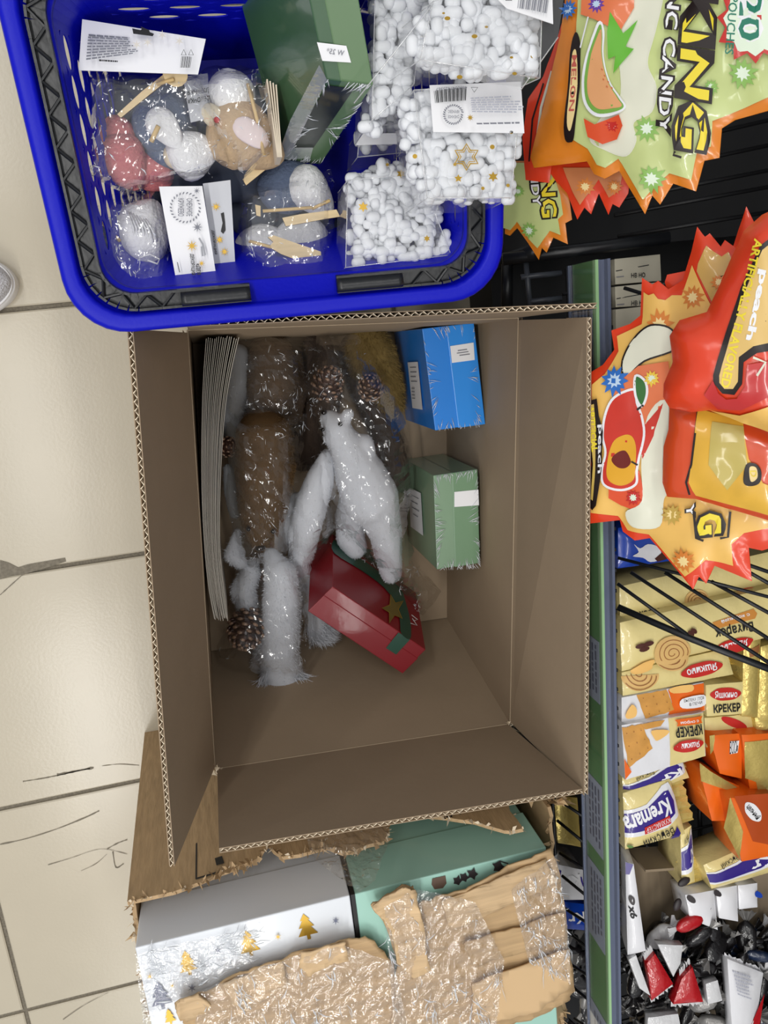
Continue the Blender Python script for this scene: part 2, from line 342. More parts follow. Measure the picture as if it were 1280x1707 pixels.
# walls with real slots: straight stretches are cut into cells, each slot an oval hole in its cell
WALLI, WALLB = .0355, .080; NT, NB = -.018, -.2
k = len(rr(0, 0)); ns, nc = 14, 7
side_start = {'r': nc, 'f': nc+ns+nc, 'l': 2*(nc+ns)+nc, 'n': 3*(nc+ns)+nc}
def wl(i, t): a = rr(WALLI, NT)[i % k]; b = rr(WALLB, NB)[i % k]; return a.lerp(b, t)
def corner_range(i): return any(s0 <= i < s0+ns for s0 in side_start.values())
m = MB(); A = rr(WALLI, NT); B = rr(WALLB, NB)
for i in range(k):
    if not corner_range(i):
        for q in range(4): m.poly([A[i].lerp(B[i], q/4), A[(i+1) % k].lerp(B[(i+1) % k], q/4), A[(i+1) % k].lerp(B[(i+1) % k], (q+1)/4), A[i].lerp(B[i], (q+1)/4)])
def wall(s0, cols, rows, hw, hh, stag, t0=.08, t1=.92):
    i1 = (s0+ns) % k; a0, a1, b0, b1 = A[s0], A[i1], B[s0], B[i1]
    f = lambda u, t: a0.lerp(a1, u).lerp(b0.lerp(b1, u), t)
    m.poly([f(0, 0), f(1, 0), f(1, t0), f(0, t0)]); m.poly([f(0, t1), f(1, t1), f(1, 1), f(0, 1)])
    for r in range(rows):
        ta = t0+(t1-t0)*r/rows; tb = t0+(t1-t0)*(r+1)/rows; off = stag*(r % 2)/cols*.5
        edges = [0]+[c/cols+off for c in range(0 if off else 1, cols)]+[1]
        for e0, e1 in zip(edges, edges[1:]):
            if e1-e0 < .6/cols or hw == 0: m.poly([f(e0, ta), f(e1, ta), f(e1, tb), f(e0, tb)]); continue
            uc, tc = (e0+e1)/2, (ta+tb)/2; N = 16; ins = []; ou = []
            for q in range(N):
                an = 2*math.pi*(q+.5)/N; cx, cy = math.cos(an), math.sin(an); mm = max(abs(cx), abs(cy))
                ins.append(f(uc+cx*(e1-e0)/2*hw, tc+cy*(tb-ta)/2*hh)); ou.append(f(uc+cx/mm*(e1-e0)/2, tc+cy/mm*(tb-ta)/2))
            m.add(ou+ins, [(q, (q+1) % N, N+(q+1) % N, N+q) for q in range(N)])
wall(side_start['l'], 6, 8, .93, .50, 1, .04, .84); wall(side_start['r'], 5, 9, .93, .30, 1, .04, .80)
wall(side_start['f'], 6, 4, .66, .46, 1, .05, .45); wall(side_start['n'], 6, 4, 0, 0, 1, .05, .45)
m.poly(B[::-1])
o = m.build('basket_wall', BLUE, BK); o.modifiers.new('thick', 'SOLIDIFY').thickness = .0012
# black handles folded down into the rim groove
pathL = rr(.025, -.008)
iL = side_start['l']
def handle(idx, grip_to):
    pts = [pathL[i % k] for i in idx]; m = MB()
    ctr = bl(0, BD/2, -.008); inw = []
    for i, p in enumerate(pts):
        t = (pts[min(i+1, len(pts)-1)]-pts[max(i-1, 0)]).normalized(); q = _n.cross(t); inw.append(q if q.dot(ctr-p) > 0 else -q)
    for offs, hh in ((-.0075, .006), (.0060, .006)):
        for i in range(len(pts)-1): m.box(pts[i]+inw[i]*offs-_n*.003, pts[i+1]-pts[i], inw[i]*.0022, _n*hh)
    for i in range(len(pts)-1): m.box(pts[i]-inw[i]*.0075-_n*.0035, pts[i+1]-pts[i], inw[i]*.0155, _n*.002)
    # truss ribs
    L = [0]
    for i in range(1, len(pts)): L.append(L[-1]+(pts[i]-pts[i-1]).length)
    def at(s):
        for i in range(len(pts)-1):
            if L[i+1] >= s: f = (s-L[i])/(L[i+1]-L[i]+1e-9); return pts[i].lerp(pts[i+1], f), inw[i].lerp(inw[i+1], f)
        return pts[-1], inw[-1]
    s = 0; sg = 1; end = L[-1]-grip_to
    while s+.012 < end:
        p, q = at(s); p2, q2 = at(s+.012); m.tube([p+q*.006*sg+_n*.001, p2-q2*.006*sg+_n*.001], .0013, 5); sg = -sg; s += .012
    h = m.build('handle', BLACKP, BK)
    gp = [at(s)[0] for s in np.linspace(end, L[-1], 14)]; gq = at(L[-1]-.01)[1]
    g = MB(); g.tube([p+_n*.002 for p in gp], .0062, 10, flat=1.25); g.build('grip', BLACKP, h, smooth=True)
handle(list(range(iL-nc-3, iL+ns+nc+6)), .062)
handle(list(range(side_start['r']+ns-1, side_start['r']-nc-6, -1)), .062)
# plain cartons that carry the basket
for (x0, x1, y0, y1, zz) in ((-.05, .21, .06, .15, .318), (-.05, .21, .165, .275, .345)):
    m = MB(); m.bbox(x0, x1, y0, y1, 0, zz); m.c = 1
    m.bbox(x0, x1, (y0+y1)/2-.02, (y0+y1)/2+.02, zz, zz+.0008); c_ = m.build('carton', [KRAFT2, LINER], label='plain brown carton underneath the blue basket, '+('next to the open box' if y0 < .1 else 'on its far side'), cat='box', group='cartons under the basket')
# ---------------------------------------------------------------- torn carton with two gift boxes
YW = -.635
TC = thing('torn_carton', 'torn brown shipping carton with shredded tape-covered top, holding two printed gift boxes', 'carton', (.07, -.85, 0))
def py(pts, Y=YW): return [PY(a, b, Y) for a, b in pts]
edge = [(212, 1503), (240, 1497), (262, 1492), (290, 1486), (312, 1478), (330, 1471), (352, 1462), (365, 1456), (382, 1450), (400, 1443), (418, 1436), (432, 1430), (440, 1415), (447, 1408), (455, 1418), (470, 1428), (500, 1424), (520, 1418), (545, 1412), (570, 1421), (590, 1418), (612, 1408), (640, 1402), (649, 1382), (640, 1365), (645, 1340), (690, 1340), (693, 1352), (715, 1360), (740, 1362), (765, 1366), (790, 1369), (815, 1377), (840, 1384), (852, 1385), (872, 1381), (862, 1366), (850, 1352), (845, 1330), (900, 1318), (905, 1325)]
top_pts = py(edge); fl = [V((top_pts[-1].x, YW, 0)), P(240, 1215, 0)]; fl[1].y = YW+.012
MB().prism(top_pts+fl, (0, -.005, 0)).build('side_panel', KRAFT2, TC)
def rag(name, pts, dirs, n, sz, m=LINER, par=TC):
    mb = MB()
    for i in range(n):
        f = rnd(0, len(pts)-1.001); k_ = int(f); p = pts[k_].lerp(pts[k_+1], f-k_); a = rnd(0, 6.28)
        d = V(dirs)*rnd(-.3, 1)*sz+V((rnd(-1, 1), rnd(-1, 1), rnd(-1, 1)))*sz*.5; e = V((rnd(-1, 1), rnd(-1, 1), rnd(-1, 1)))*sz*.7
        mb.add([p, p+e*.6, p+d+e, p+d*.7-e*.2], [(0, 1, 2, 3)])
    return mb.build(name, m, par, kind='stuff')
rag('torn_edge', top_pts[:25], (0, 0, 1), 120, .011, KRAFT2); rag('torn_edge', top_pts[:25], (0, .2, 1), 70, .007)
rag('torn_edge', top_pts[26:], (0, .2, 1), 50, .009)
xl, xr = top_pts[0].x, .342
lt = [V((xl, YW-.01-i*.012, .405+rnd(-.012, .010))) for i in range(36)]
MB().prism([V((xl, YW, 0))]+[V((xl, YW, .405))]+lt+[V((xl, lt[-1].y, 0))], (.005, 0, 0)).build('side_panel', KRAFT2, TC)
rag('torn_edge', lt, (-.6, 0, .6), 110, .010, KRAFT2); rag('torn_edge', lt, (-.4, 0, .6), 60, .008)
rt = [V((xr, YW-.01-i*.014, .425+rnd(-.008, .012))) for i in range(34)]
MB().prism([V((xr, YW, 0)), V((xr, YW, .42))]+rt+[V((xr, rt[-1].y, 0))], (.005, 0, 0)).build('side_panel', KRAFT2, TC)
rag('torn_edge', rt, (.5, 0, .5), 90, .010, KRAFT2)
rag('torn_edge', py([(880, 1330), (905, 1322), (925, 1335), (940, 1330)], -.63), (0, .1, .6), 40, .016, KRAFT2)
MB().bbox(xl, xr, rt[-1].y, YW, .004, .010).build('bottom_panel', KRAFT2, TC)
# printed frame, mark and wording on the side panel
sh = Sheet(Pl((0, YW, .3), (0, 1, 0)))
sh.line([(328, 1372), (327, 1466)], 2.6, INK); sh.line([(326, 1466), (366, 1454)], 2.6, INK); sh.build('printed_frame', TC)
sh.poly([(358, 1432), (370, 1428), (374, 1440), (361, 1444)], INK); sh.build('printed_mark', TC)
sh.line([(700, 1366), (802, 1345)], 2.2, INK); sh.line([(802, 1343), (806, 1352)], 2.2, INK); sh.build('printed_frame', TC)
sh.text('Article №', (800, 1338), (742, 1353), (798, 1353), INK, .01)
sh.build('lettering', TC)
# gift boxes inside
def giftbox(name, label, x0, x1, y0, y1, z0, z1, zl, mt, ml, cat='gift box'):
    r = thing(name, label, cat, ((x0+x1)/2, (y0+y1)/2, z0)); m = MB(); m.bbox(x0+.002, x1-.002, y0+.002, y1-.002, z0, z1-.002); bevel(m.build('box_base', mt, r), .0012)
    m = MB(); m.bbox(x0, x1, y0, y1, zl, z1); bevel(m.build('lid', ml, r), .0015); return r
GW = mat('white_gift_card', (222, 226, 232), .3, coat=.4); TEAL = mat('mint_gift_card', (160, 204, 190), .3, coat=.4)
zg = .452
a, b, c, d = P(225, 1580, zg), P(583, 1493, zg), P(598, 1487, zg), P(910, 1404, zg)
yg = (a.y+b.y)/2
GB1 = giftbox('gift_box', 'tall white gift box printed with gold fir trees, inside the torn carton', a.x, b.x, yg-.30, yg, .012, zg, .372, GW, GW)
GB2 = giftbox('gift_box', 'tall mint green gift box with dark printed pictures, inside the torn carton', b.x+.006, min(d.x, xr-.006), yg-.30, yg, .012, zg, .372, TEAL, TEAL)
NAVY = mat('grey_blue_print', (112, 118, 140), .5)
sh = Sheet(Pl((0, 0, zg), (0, 0, 1)))
def fir(cx, cy, s, m, ang=-.24):
    c_, s_ = math.cos(ang), math.sin(ang); q = []
    for x, y in [(0, -1), (.35, -.55), (.2, -.55), (.55, -.05), (.3, -.05), (.7, .5), (.12, .5), (.12, .8), (-.12, .8), (-.12, .5), (-.7, .5), (-.3, -.05), (-.55, -.05), (-.2, -.55), (-.35, -.55)]:
        q.append((cx+(x*c_-y*s_)*s, cy+(x*s_+y*c_)*s))
    sh.poly(q, m, 0); sh.build('printed_tree', GB1)
fir(415, 1574, 24, GOLD); fir(511, 1546, 24, GOLD); fir(313, 1606, 23, GOLD); fir(268, 1660, 26, NAVY); fir(283, 1694, 14, GOLD)
for x, y, r in ((320, 1645, 8), (559, 1533, 7), (363, 1582, 7), (463, 1559, 6), (250, 1625, 6), (287, 1640, 5)):
    sh.poly(star(x, y, r, 6, .25), NAVY if r > 6.5 else GOLD, 0); sh.build('printed_star', GB1)
sh = Sheet(Pl((0, 0, zg), (0, 0, 1))); DK = mat('dark_print', (48, 42, 44), .5)
sh.poly([(720, 1464), (742, 1459), (744, 1472), (738, 1480), (724, 1482), (719, 1474)], mat('brown_print', (98, 78, 66), .5), 0); sh.build('printed_cup', GB2)
for x, y, s in ((762, 1468, 9), (773, 1462, 9), (787, 1456, 10), (830, 1444, 11)): sh.poly(star(x, y, s, 5, .6, .3, .2), DK, 0); sh.build('printed_leaf', GB2)
sh.line([(822, 1440), (832, 1434), (846, 1438)], 2, DK); sh.build('printed_stem', GB2)
# torn kraft layers lying over the gift boxes
PEEL = mat('peeled_kraft', (200, 170, 130), .65, var=.16, vscale=8, stretch=(1, 18, 1), bump=.6, bscale=10)
KR3 = mat('kraft_top_layer', (182, 152, 112), .6, spec=.4, var=.16, vscale=7, stretch=(1, 16, 1), bump=.5, bscale=8)
def layer(name, pts, z, m, amp=.004, seed=0, step=18, curl=0):
    mb = MB(); vs, fs = cutgrid(pts, step); ds = edist(pts); o = []
    for x, y in vs:
        e = math.exp(-ds(x, y)/14); p = P(x, y, z); h = amp*nz(p.x, p.y, seed, 28)+amp*.6*nz(p.x, p.y, seed+3, 70)+curl*e+e*.003*nz(p.x, p.y, seed+9, 150); p.z += h; o.append(p)
    mb.add(o, fs); ob = mb.build(name, m, TC, smooth=True); s_ = ob.modifiers.new('thick', 'SOLIDIFY'); s_.thickness = .0022; return ob
def jag(pts, a, n=5):
    o = []
    for i, p in enumerate(pts):
        q = pts[(i+1) % len(pts)]
        for k_ in range(n): f = k_/n; o.append((p[0]+(q[0]-p[0])*f+rnd(-a, a)*(k_ > 0), p[1]+(q[1]-p[1])*f+rnd(-a, a)*(k_ > 0)))
    return o
layer('torn_flap', jag([(637, 1532), (617, 1506), (645, 1486), (669, 1472), (688, 1476), (694, 1503), (744, 1487), (831, 1450), (916, 1412), (932, 1460), (944, 1555), (954, 1640), (946, 1664), (905, 1685), (832, 1712), (760, 1760), (640, 1760), (652, 1690), (662, 1605)], 2.5), zg+.012, KR3, .004, 1, curl=.003)
layer('torn_flap', jag([(291, 1667), (356, 1642), (400, 1618), (431, 1606), (500, 1581), (581, 1562), (612, 1560), (655, 1600), (668, 1690), (660, 1770), (300, 1770), (314, 1707), (297, 1690)], 3), zg+.010, KR3, .004, 2, curl=.003)
layer('peeled_strip', jag([(292, 1666), (330, 1653), (352, 1668), (345, 1680), (312, 1698), (296, 1686)], 2), zg+.019, PEEL, .004, 3, 10, .004)
layer('peeled_strip', jag([(500, 1582), (575, 1564), (580, 1596), (545, 1606), (512, 1622), (497, 1606)], 2), zg+.018, PEEL, .003, 4, 10, .004)
layer('peeled_strip', jag([(618, 1507), (668, 1474), (690, 1478), (700, 1520), (716, 1610), (690, 1626), (660, 1604), (650, 1545)], 2), zg+.021, PEEL, .004, 5, 12, .004)
layer('peeled_strip', jag([(735, 1500), (910, 1432), (930, 1470), (760, 1548), (745, 1540)], 2), zg+.0185, PEEL, .002, 6, 14)
layer('peeled_strip', jag([(770, 1570), (940, 1520), (944, 1560), (790, 1612)], 2), zg+.0185, KR3, .002, 7, 14)
layer('peeled_strip', jag([(785, 1640), (948, 1580), (953, 1640), (900, 1682), (790, 1712)], 2), zg+.0195, mat('plain_kraft_patch', (208, 176, 134), .6, spec=.3), .0015, 8, 16)
layer('peeled_strip', jag([(370, 1640), (470, 1600), (480, 1640), (400, 1690)], 2), zg+.0165, PEEL, .003, 9, 12)
m = MB(); m.bbox(b.x+.001, b.x+.006, yg-.2, yg+.001, .2, zg+.001); m.build('gap_shade', INK, TC)  # black slab put in as the shade of the gap between the gift boxes
def tape(pts, z, seed, amp=.004, step=9):
    mb = MB(); vs, fs = cutgrid(pts, step); o = []
    for x, y in vs:
        p = P(x, y, z); q = abs(nz(p.x, p.y, seed, 45))*amp*1.6+abs(nz(p.x*.6, p.y*1.4, seed+5, 110))*amp*.8; p.z += q; o.append(p)
    mb.add(o, fs); t_ = mb.build('packing_tape', TAPE, TC, smooth=False)
    def on(x, y): p = P(x, y, z); p.z += abs(nz(p.x, p.y, seed, 45))*amp*1.6+abs(nz(p.x*.6, p.y*1.4, seed+5, 110))*amp*.8; return p
    strokes(t_, on, pts, 130, seed, 8, 34, .0006, 'tape_crease_glint', 0, (1.2, 1.3, 1.1, -.25)[seed-1]); return t_
tape([(330, 1650), (430, 1612), (560, 1570), (655, 1600), (690, 1760), (320, 1760)], zg+.020, 1)
tape([(640, 1510), (690, 1480), (790, 1500), (840, 1600), (820, 1760), (660, 1760)], zg+.024, 2)
tape([(850, 1480), (928, 1420), (946, 1560), (950, 1640), (880, 1600)], zg+.022, 3)
tape([(225, 1590), (330, 1565), (430, 1545), (420, 1600), (300, 1660), (240, 1710)], zg+.004, 4, .003)
mb = MB()
for i in range(1):
    pts = [(505, 1380), (560, 1365), (640, 1360), (650, 1400), (625, 1470), (600, 1490), (570, 1470), (520, 1430)]
    vs, fs = cutgrid(pts, 7); o = []
    for x, y in vs: p = PY(x, y, YW+.014); p.y += abs(nz(p.x, p.z, 7, 50))*.012; o.append(p)
    mb.add(o, fs)
mb.build('packing_tape', TAPE, TC)
# ---------------------------------------------------------------- shelf unit with its price rail
SU = thing('shelf_unit', 'black wire shop shelf with a green price rail and clear plastic edge', 'shelf', (.68, -.55, 0))
RAILM = mat('grey_rail_plastic', (92, 100, 122), .25, spec=.6); GREEN = mat('green_rail_insert', (88, 150, 82), .3, coat=.5, var=.08, vscale=8); DARK = mat('black_enamel', (14, 14, 16), .45)
def rx(y): return .4135+.024*(y+.36)     # front of the rail follows the slightly skewed shelf
Y0, Y1, ZB, ZT = .052, -2.0, .400, .4545
A0, A1 = V((rx(Y0), Y0, 0)), V((rx(Y1), Y1, 0)); uz = V((0, 0, 1)); along = A1-A0; nx = V((-1, 0, 0))
def strip(m, x, z0, z1, t): m.box(A0+V((x, 0, z0)), along, V((t, 0, 0)), V((0, 0, z1-z0)))
m = MB(); strip(m, .0015, ZB-.004, ZT+.002, .004); strip(m, -.004, ZB-.006, ZB-.003, .010); m.build('rail_back', RAILM, SU)
m = MB(); strip(m, 0, ZB, ZT-.003, .0015); m.build('rail_insert', GREEN, SU)
m = MB(); strip(m, -.001, ZT-.003, ZT+.004, .0035); m.c = 1
strip(m, .006, ZT-.006, ZT-.003, .012); strip(m, .013, ZT-.006, ZT+.005, .0035); m.build('rail_lip', [mat('clear_lip_edge', (150, 190, 140), .15, spec=.7), RAILM], SU, smooth=False)
m = MB()
for i in range(50):
    y = -.02-i*.026; m.box(V((rx(y)+.0165, y, ZT+.001)), (.002, 0, 0), (0, -.004, 0), (0, 0, .0042))
m.build('rail_teeth', DARK, SU)
m = MB(); strip(m, -.0022, ZB-.002, ZT+.003, .0004); m.build('clear_cover', film('rail_cover_film', haze=.03, rough=.03, bump=.05, bscale=10), SU)
def wires(name, segs, r, par=SU, mt=WIRE):
    for q in segs: MB().tube(q, r, 6).build(name, mt, par, smooth=True)
zd = .345
wires('deck_wire', [[V((.435, Y0-.03-i*.045, zd)), V((.95, Y0-.03-i*.045, zd))] for i in range(44)], .0022)
wires('deck_rod', [[V((x, Y0, zd-.004)), V((x, Y1, zd-.004))] for x in (.445, .62, .80, .94)], .0035)
MB().bbox(.955, .965, Y1, .9, 0, 1.1).build('back_panel', DARK, SU)
MB().bbox(.43, .955, Y1, .9, .10, .108).build('lower_deck', DARK, SU)
MB().bbox(.43, .44, Y1, .9, 0, .10).build('kick_plate', DARK, SU)
wires('lower_wire', [[P(925+4*i, 1330+46*i-8*(i % 2), .335), P(925+4*i+46, 1330+46*i+30, .39)] for i in range(9)], .0022)
wires('lower_wire', [[V((.392, -.62, .32)), V((.385, -1.2, .32))], [V((.392, -.62, .28)), V((.385, -1.2, .28))]], .003)
RK = Pl((.43, 0, .49), (-1, 0, 1))
wires('rack_rod', [[RK.at(1030, 1012), RK.at(1155, 1066), RK.at(1300, 1122)]], .0042)
wires('rack_wire', [[RK.at(*a_), RK.at(*b_)] for a_, b_ in (((1029, 973), (1146, 1058)), ((1051, 954), (1300, 1117)), ((1108, 954), (1300, 1077)), ((1185, 969), (1300, 1032)), ((1215, 935), (1300, 983)), ((1030, 930), (1300, 1000)), ((1040, 870), (1300, 960)), ((1040, 560), (1300, 640)), ((1040, 480), (1300, 560)), ((1060, 700), (1300, 780)))], .0021)
# black framework of the neighbouring shelf
SN = thing('wire_shelf', 'black wire shelf framework behind the blue basket, under the melon bags', 'shelf', (.6, .3, 0))
wires('frame_rod', [[P(838, 432, .40), P(1000, 412, .42), P(1115, 396, .44)], [P(845, 440, .36), P(845, 520, .36)]], .0075, SN)
MB().bbox(.36, .94, .075, .88, .30, .312).build('shelf_tray', DARK, SN)
wires('grid_wire', [[P(876, 432, .39), P(884, 520, .39)], [P(868, 462, .39), P(935, 455, .39)], [P(880, 503, .39), P(935, 497, .39)], [P(868, 520, .38), P(935, 512, .38)]], .0035, SN, mat('grey_wire', (62, 66, 74), .4))
wires('shelf_wire', [[P(1030-i*2, 395-i*12, .40), P(1300, 350-i*14, .44)] for i in (0, 3, 5, 8, 11)], .0025, SN, DARK)
wires('post', [[V((.37, .07, 0)), V((.37, .07, .42))], [V((.90, .3, 0)), V((.90, .3, .6))]], .009, SN)
# price tickets in the rail
TK = mat('price_ticket', (168, 178, 198), .4, coat=.3); TKI = mat('ticket_print', (88, 96, 122), .6)
tick = [(987, 505, 992, 626), (967, 1049, 970, 1147), (973, 1274, 976, 1386), (969, 1401, 972, 1519), (979, 1628, 983, 1755)]
def tprint(mb, a_, b_, f0, f1, g0, g1): # along f, up g
    p = lambda f, g: V((rx(a_+(b_-a_)*f)-.0012, a_+(b_-a_)*f, ZB+.004+(ZT-ZB-.012)*g)); mb.poly([p(f0, g0), p(f1, g0), p(f1, g1), p(f0, g1)])
for k_, (x0, y0, x1, y1) in enumerate(tick):
    ya, yb = PX(x0, y0, .41).y, PX(x1, y1, .41).y
    r = thing('price_ticket', ['price ticket lettered beside the peach candy bag', 'blurred blue grey price ticket below the biscuit rolls, next to the flap', 'price ticket level with the lower flap corner', 'long price ticket in the rail beside the cream wafer packs', 'price ticket lowest on the rail beside the heaped sweets'][k_], 'price ticket', (rx(ya), ya, ZB), 'price tickets in the green rail')
    m = MB(); m.box(V((rx(ya)-.0009, ya, ZB+.002)), V((rx(yb)-rx(ya), yb-ya, 0)), (.0006, 0, 0), (0, 0, ZT-ZB-.008)); m.build('card', TK, r)
    m = MB(); random.seed(k_)
    for i in range(4):
        f = .08
        while f < .8:
            l_ = rnd(.05, .16); tprint(m, ya, yb, f, min(.9, f+l_), .80-i*.2, .90-i*.2); f += l_+.03
    m.build('ticket_print', TKI, r)
    if k_ == 0:
        vs, fs = glyph('Печенье сдобное'); m = MB(); L_ = yb-ya
        m.add([V((rx(ya)-.0016, ya+L_*(.02+.9*u), ZB+.036+.009*v)) for u, v in vs], fs); m.build('lettering', INK, r)
# ---------------------------------------------------------------- packets on the shelf
CREAM = mat('cream_foil', (226, 208, 142), .3, coat=.5, bump=.25, bscale=70); GFOIL = mat('gold_foil', (214, 190, 110), .25, metal=.45, bump=.5, bscale=60)
ORANGE = mat('orange_print', (232, 104, 22), .35, coat=.3); PURPLE = mat('violet_print', (52, 34, 128), .3, coat=.4); REDP = mat('red_print', (196, 40, 34), .35, coat=.3)
PWHITE = mat('white_foil', (226, 226, 230), .3, coat=.4, bump=.2, bscale=60); CRACK = mat('cracker_print', (206, 148, 70), .5, var=.1, vscale=60); BISC = mat('biscuit_print', (218, 178, 112), .5); BISC2 = mat('biscuit_brown', (150, 96, 52), .5); CHEESE = mat('cheese_print', (240, 190, 110), .4); CHOC = mat('chocolate_print', (74, 32, 22), .4)
def pack(name, label, cat, quad, z, h, puff=.005, m=CREAM, n=(0, 0, 1), group=None, fins=None, finm=None):
    c_ = P(sum(q[0] for q in quad)/4, sum(q[1] for q in quad)/4, z); r = thing(name, label, cat, c_-V((0, 0, h)), group)
    ds = edist(quad); sh = Sheet(Pl(c_, n), lambda x, y: puff*(1-math.exp(-ds(x, y)/9))+.0012*nz(x, y, z*50, .05))
    sh.st = 9; vs, fs = cutgrid(quad, 9); mb = MB(); mb.add([sh.p(x, y) for x, y in vs], fs)
    o = [sh.pl.at(*q) for q in quad]; cc = sum(o, V((0, 0, 0)))/4; lo = [q.lerp(cc, .02)-sh.pl.n*h for q in o]
    mid = [q.lerp(cc, -.015)-sh.pl.n*h*.5 for q in o]
    mb.add(o+mid+lo, [(i, (i+1) % 4, 4+(i+1) % 4, 4+i) for i in range(4)]+[(4+i, 4+(i+1) % 4, 8+(i+1) % 4, 8+i) for i in range(4)]+[(8, 9, 10, 11)])
    sh.par = mb.build('wrapper', m, r, smooth=True)
    for a_, b_, L_ in fins or []:
        A_, B_ = o[a_]-sh.pl.n*h*.4, o[b_]-sh.pl.n*h*.4; d = ((A_+B_)/2-cc); d = (d-sh.pl.n*d.dot(sh.pl.n)).normalized(); k_ = 14; f = MB(); top = []
        for i in range(k_+1): top.append(A_.lerp(B_, i/k_)+d*(L_-(.003 if i % 2 else 0))+sh.pl.n*.002*math.sin(i*2.1))
        f.add([A_.lerp(B_, i/k_) for i in range(k_+1)]+top, [(i, i+1, k_+2+i, k_+1+i) for i in range(k_)]); f.build('crimped_end', finm or m, r)
    return r, sh
def oval(sh, cx, cy, a_, b_, ang, txt, m=REDP, inv=True, ink=WHITE):
    q = []
    for i in range(28):
        t = 2*math.pi*i/28; rr_ = 1+.10*math.cos(4*t); x, y = a_*rr_*math.cos(t), b_*(1+.12*math.cos(2*t))*math.sin(t)
        q.append((cx+x*math.cos(ang)-y*math.sin(ang), cy+x*math.sin(ang)+y*math.cos(ang)))
    sh.poly(q, m); tl(sh, txt, cx, cy, a_*1.55, b_*.95, ang, ink, inv)
def tl(sh, txt, cx, cy, wd, ht, ang, m, inv=False, bold=.02):
    c_, s_ = math.cos(ang), math.sin(ang); k_ = -1 if inv else 1; f = lambda x, y: (cx+k_*(x*c_-y*s_), cy+k_*(x*s_+y*c_))
    sh.text(txt, f(-wd/2, ht/2), f(wd/2, ht/2), f(-wd/2, -ht/2), m, bold)
def roll(sh, cx, cy, r, a0=0, a1=2*math.pi):
    k_ = 22; arc = [(cx+r*math.cos(a0+(a1-a0)*i/k_), cy+r*.95*math.sin(a0+(a1-a0)*i/k_)) for i in range(k_+1)]
    sh.poly(arc[:-1] if a1-a0 > 6 else arc, BISC)
    half = a1-a0 < 6; pts = []
    for i in range(90):
        t = i*.24; q = r*(.1+.85*i/90); x, y = q*math.cos(t), q*.95*math.sin(t)
        if half and y < 0 and abs(a0) < .1:
            if len(pts) > 2: sh.line(pts, 1.3, BISC2)
            pts = []; continue
        pts.append((cx+x, cy+y))
    if len(pts) > 2: sh.line(pts, 1.3, BISC2)
def crk(sh, quad):
    q = jag(quad, 1.0, 6); sh.poly(q, CRACK)
    for i in range(3):
        for j in range(3):
            u, v = (i+.5)/3, (j+.5)/3; a_, b_, c_, d = quad
            x = (a_[0]*(1-u)+b_[0]*u)*(1-v)+(d[0]*(1-u)+c_[0]*u)*v; y = (a_[1]*(1-u)+b_[1]*u)*(1-v)+(d[1]*(1-u)+c_[1]*u)*v; sh.poly(circ(x, y, .9, 6), BISC2, 0)
g = 'biscuit packets on the shelf'
r, s_ = pack('biscuit_packet', 'yellow biscuit roll packet at the rear of the stack, half under the black rack wires', 'biscuit packet', [(1032, 978), (1290, 918), (1300, 975), (1033, 1036)], .432, .06, .006, group=g)
tl(s_, 'Вихарек', 1088, 1018, 52, 16, -.16, INK, True); roll(s_, 1158, 1000, 21); oval(s_, 1240, 986, 25, 9, -.2, 'Яшкино'); s_.build('packet_print', r)
r, s_ = pack('biscuit_packet', 'yellow biscuit roll packet with large swirl picture, topmost under the thick black rod', 'biscuit packet', [(1033, 1038), (1300, 976), (1306, 1056), (1036, 1119)], .45, .07, .006, group=g)
s_.poly([(1182, 1035), (1250, 1012), (1256, 1020), (1252, 1028), (1190, 1045)], mat('tan_banner', (206, 138, 62), .4)); tl(s_, 'с корицей', 1220, 1027, 48, 7, -.25, WHITE, True)
tl(s_, 'Вихарек', 1218, 1046, 64, 21, -.22, INK, True); oval(s_, 1220, 1074, 31, 13, -.26, 'Яшкино'); roll(s_, 1116, 1086, 31)
s_.poly(spl([(1048, 1118, 0), (1062, 1105, 0), (1085, 1096, 0), (1084, 1112, 0), (1060, 1121, 0)], 3), CHEESE)
for x, y in ((1062, 1073), (1075, 1069), (1068, 1078)): s_.poly(circ(x, y, 9, 10, 4, -.3), CHOC)
for x, y in ((1145, 1052), (1150, 1048)): s_.poly(circ(x, y, 6, 10, 4, .6), CHOC)
s_.build('packet_print', r)
r, s_ = pack('biscuit_packet', 'yellow biscuit roll packet, half swirl showing, directly above the orange cracker box', 'biscuit packet', [(1036, 1121), (1210, 1081), (1222, 1124), (1038, 1160)], .44, .07, .005, group=g, fins=[(1, 2, .025)], finm=GFOIL)
roll(s_, 1064, 1121, 31, .0, math.pi*.94); oval(s_, 1165, 1113, 33, 13, -.24, 'Яшкино'); s_.build('packet_print', r)
r, s_ = pack('cracker_packet', 'orange and white cracker box with oven-baked wording in a white bubble', 'cracker packet', [(1036, 1163), (1172, 1137), (1175, 1185), (1036, 1206)], .436, .06, .002, PWHITE, group=g)
s_.poly([(1113, 1150), (1172, 1138), (1174, 1184), (1112, 1194), (1118, 1170)], ORANGE); crk(s_, [(1060, 1158), (1110, 1149), (1122, 1182), (1075, 1198)])
s_.poly(spl([(1040, 1190, 0), (1050, 1172, 0), (1058, 1180, 0), (1056, 1192, 0), (1044, 1196, 0)], 3), CHEESE); s_.poly(spl([(1114, 1146, 0), (1140, 1140, 0), (1152, 1140, 0), (1150, 1150, 0), (1120, 1154, 0)], 3), CHEESE)
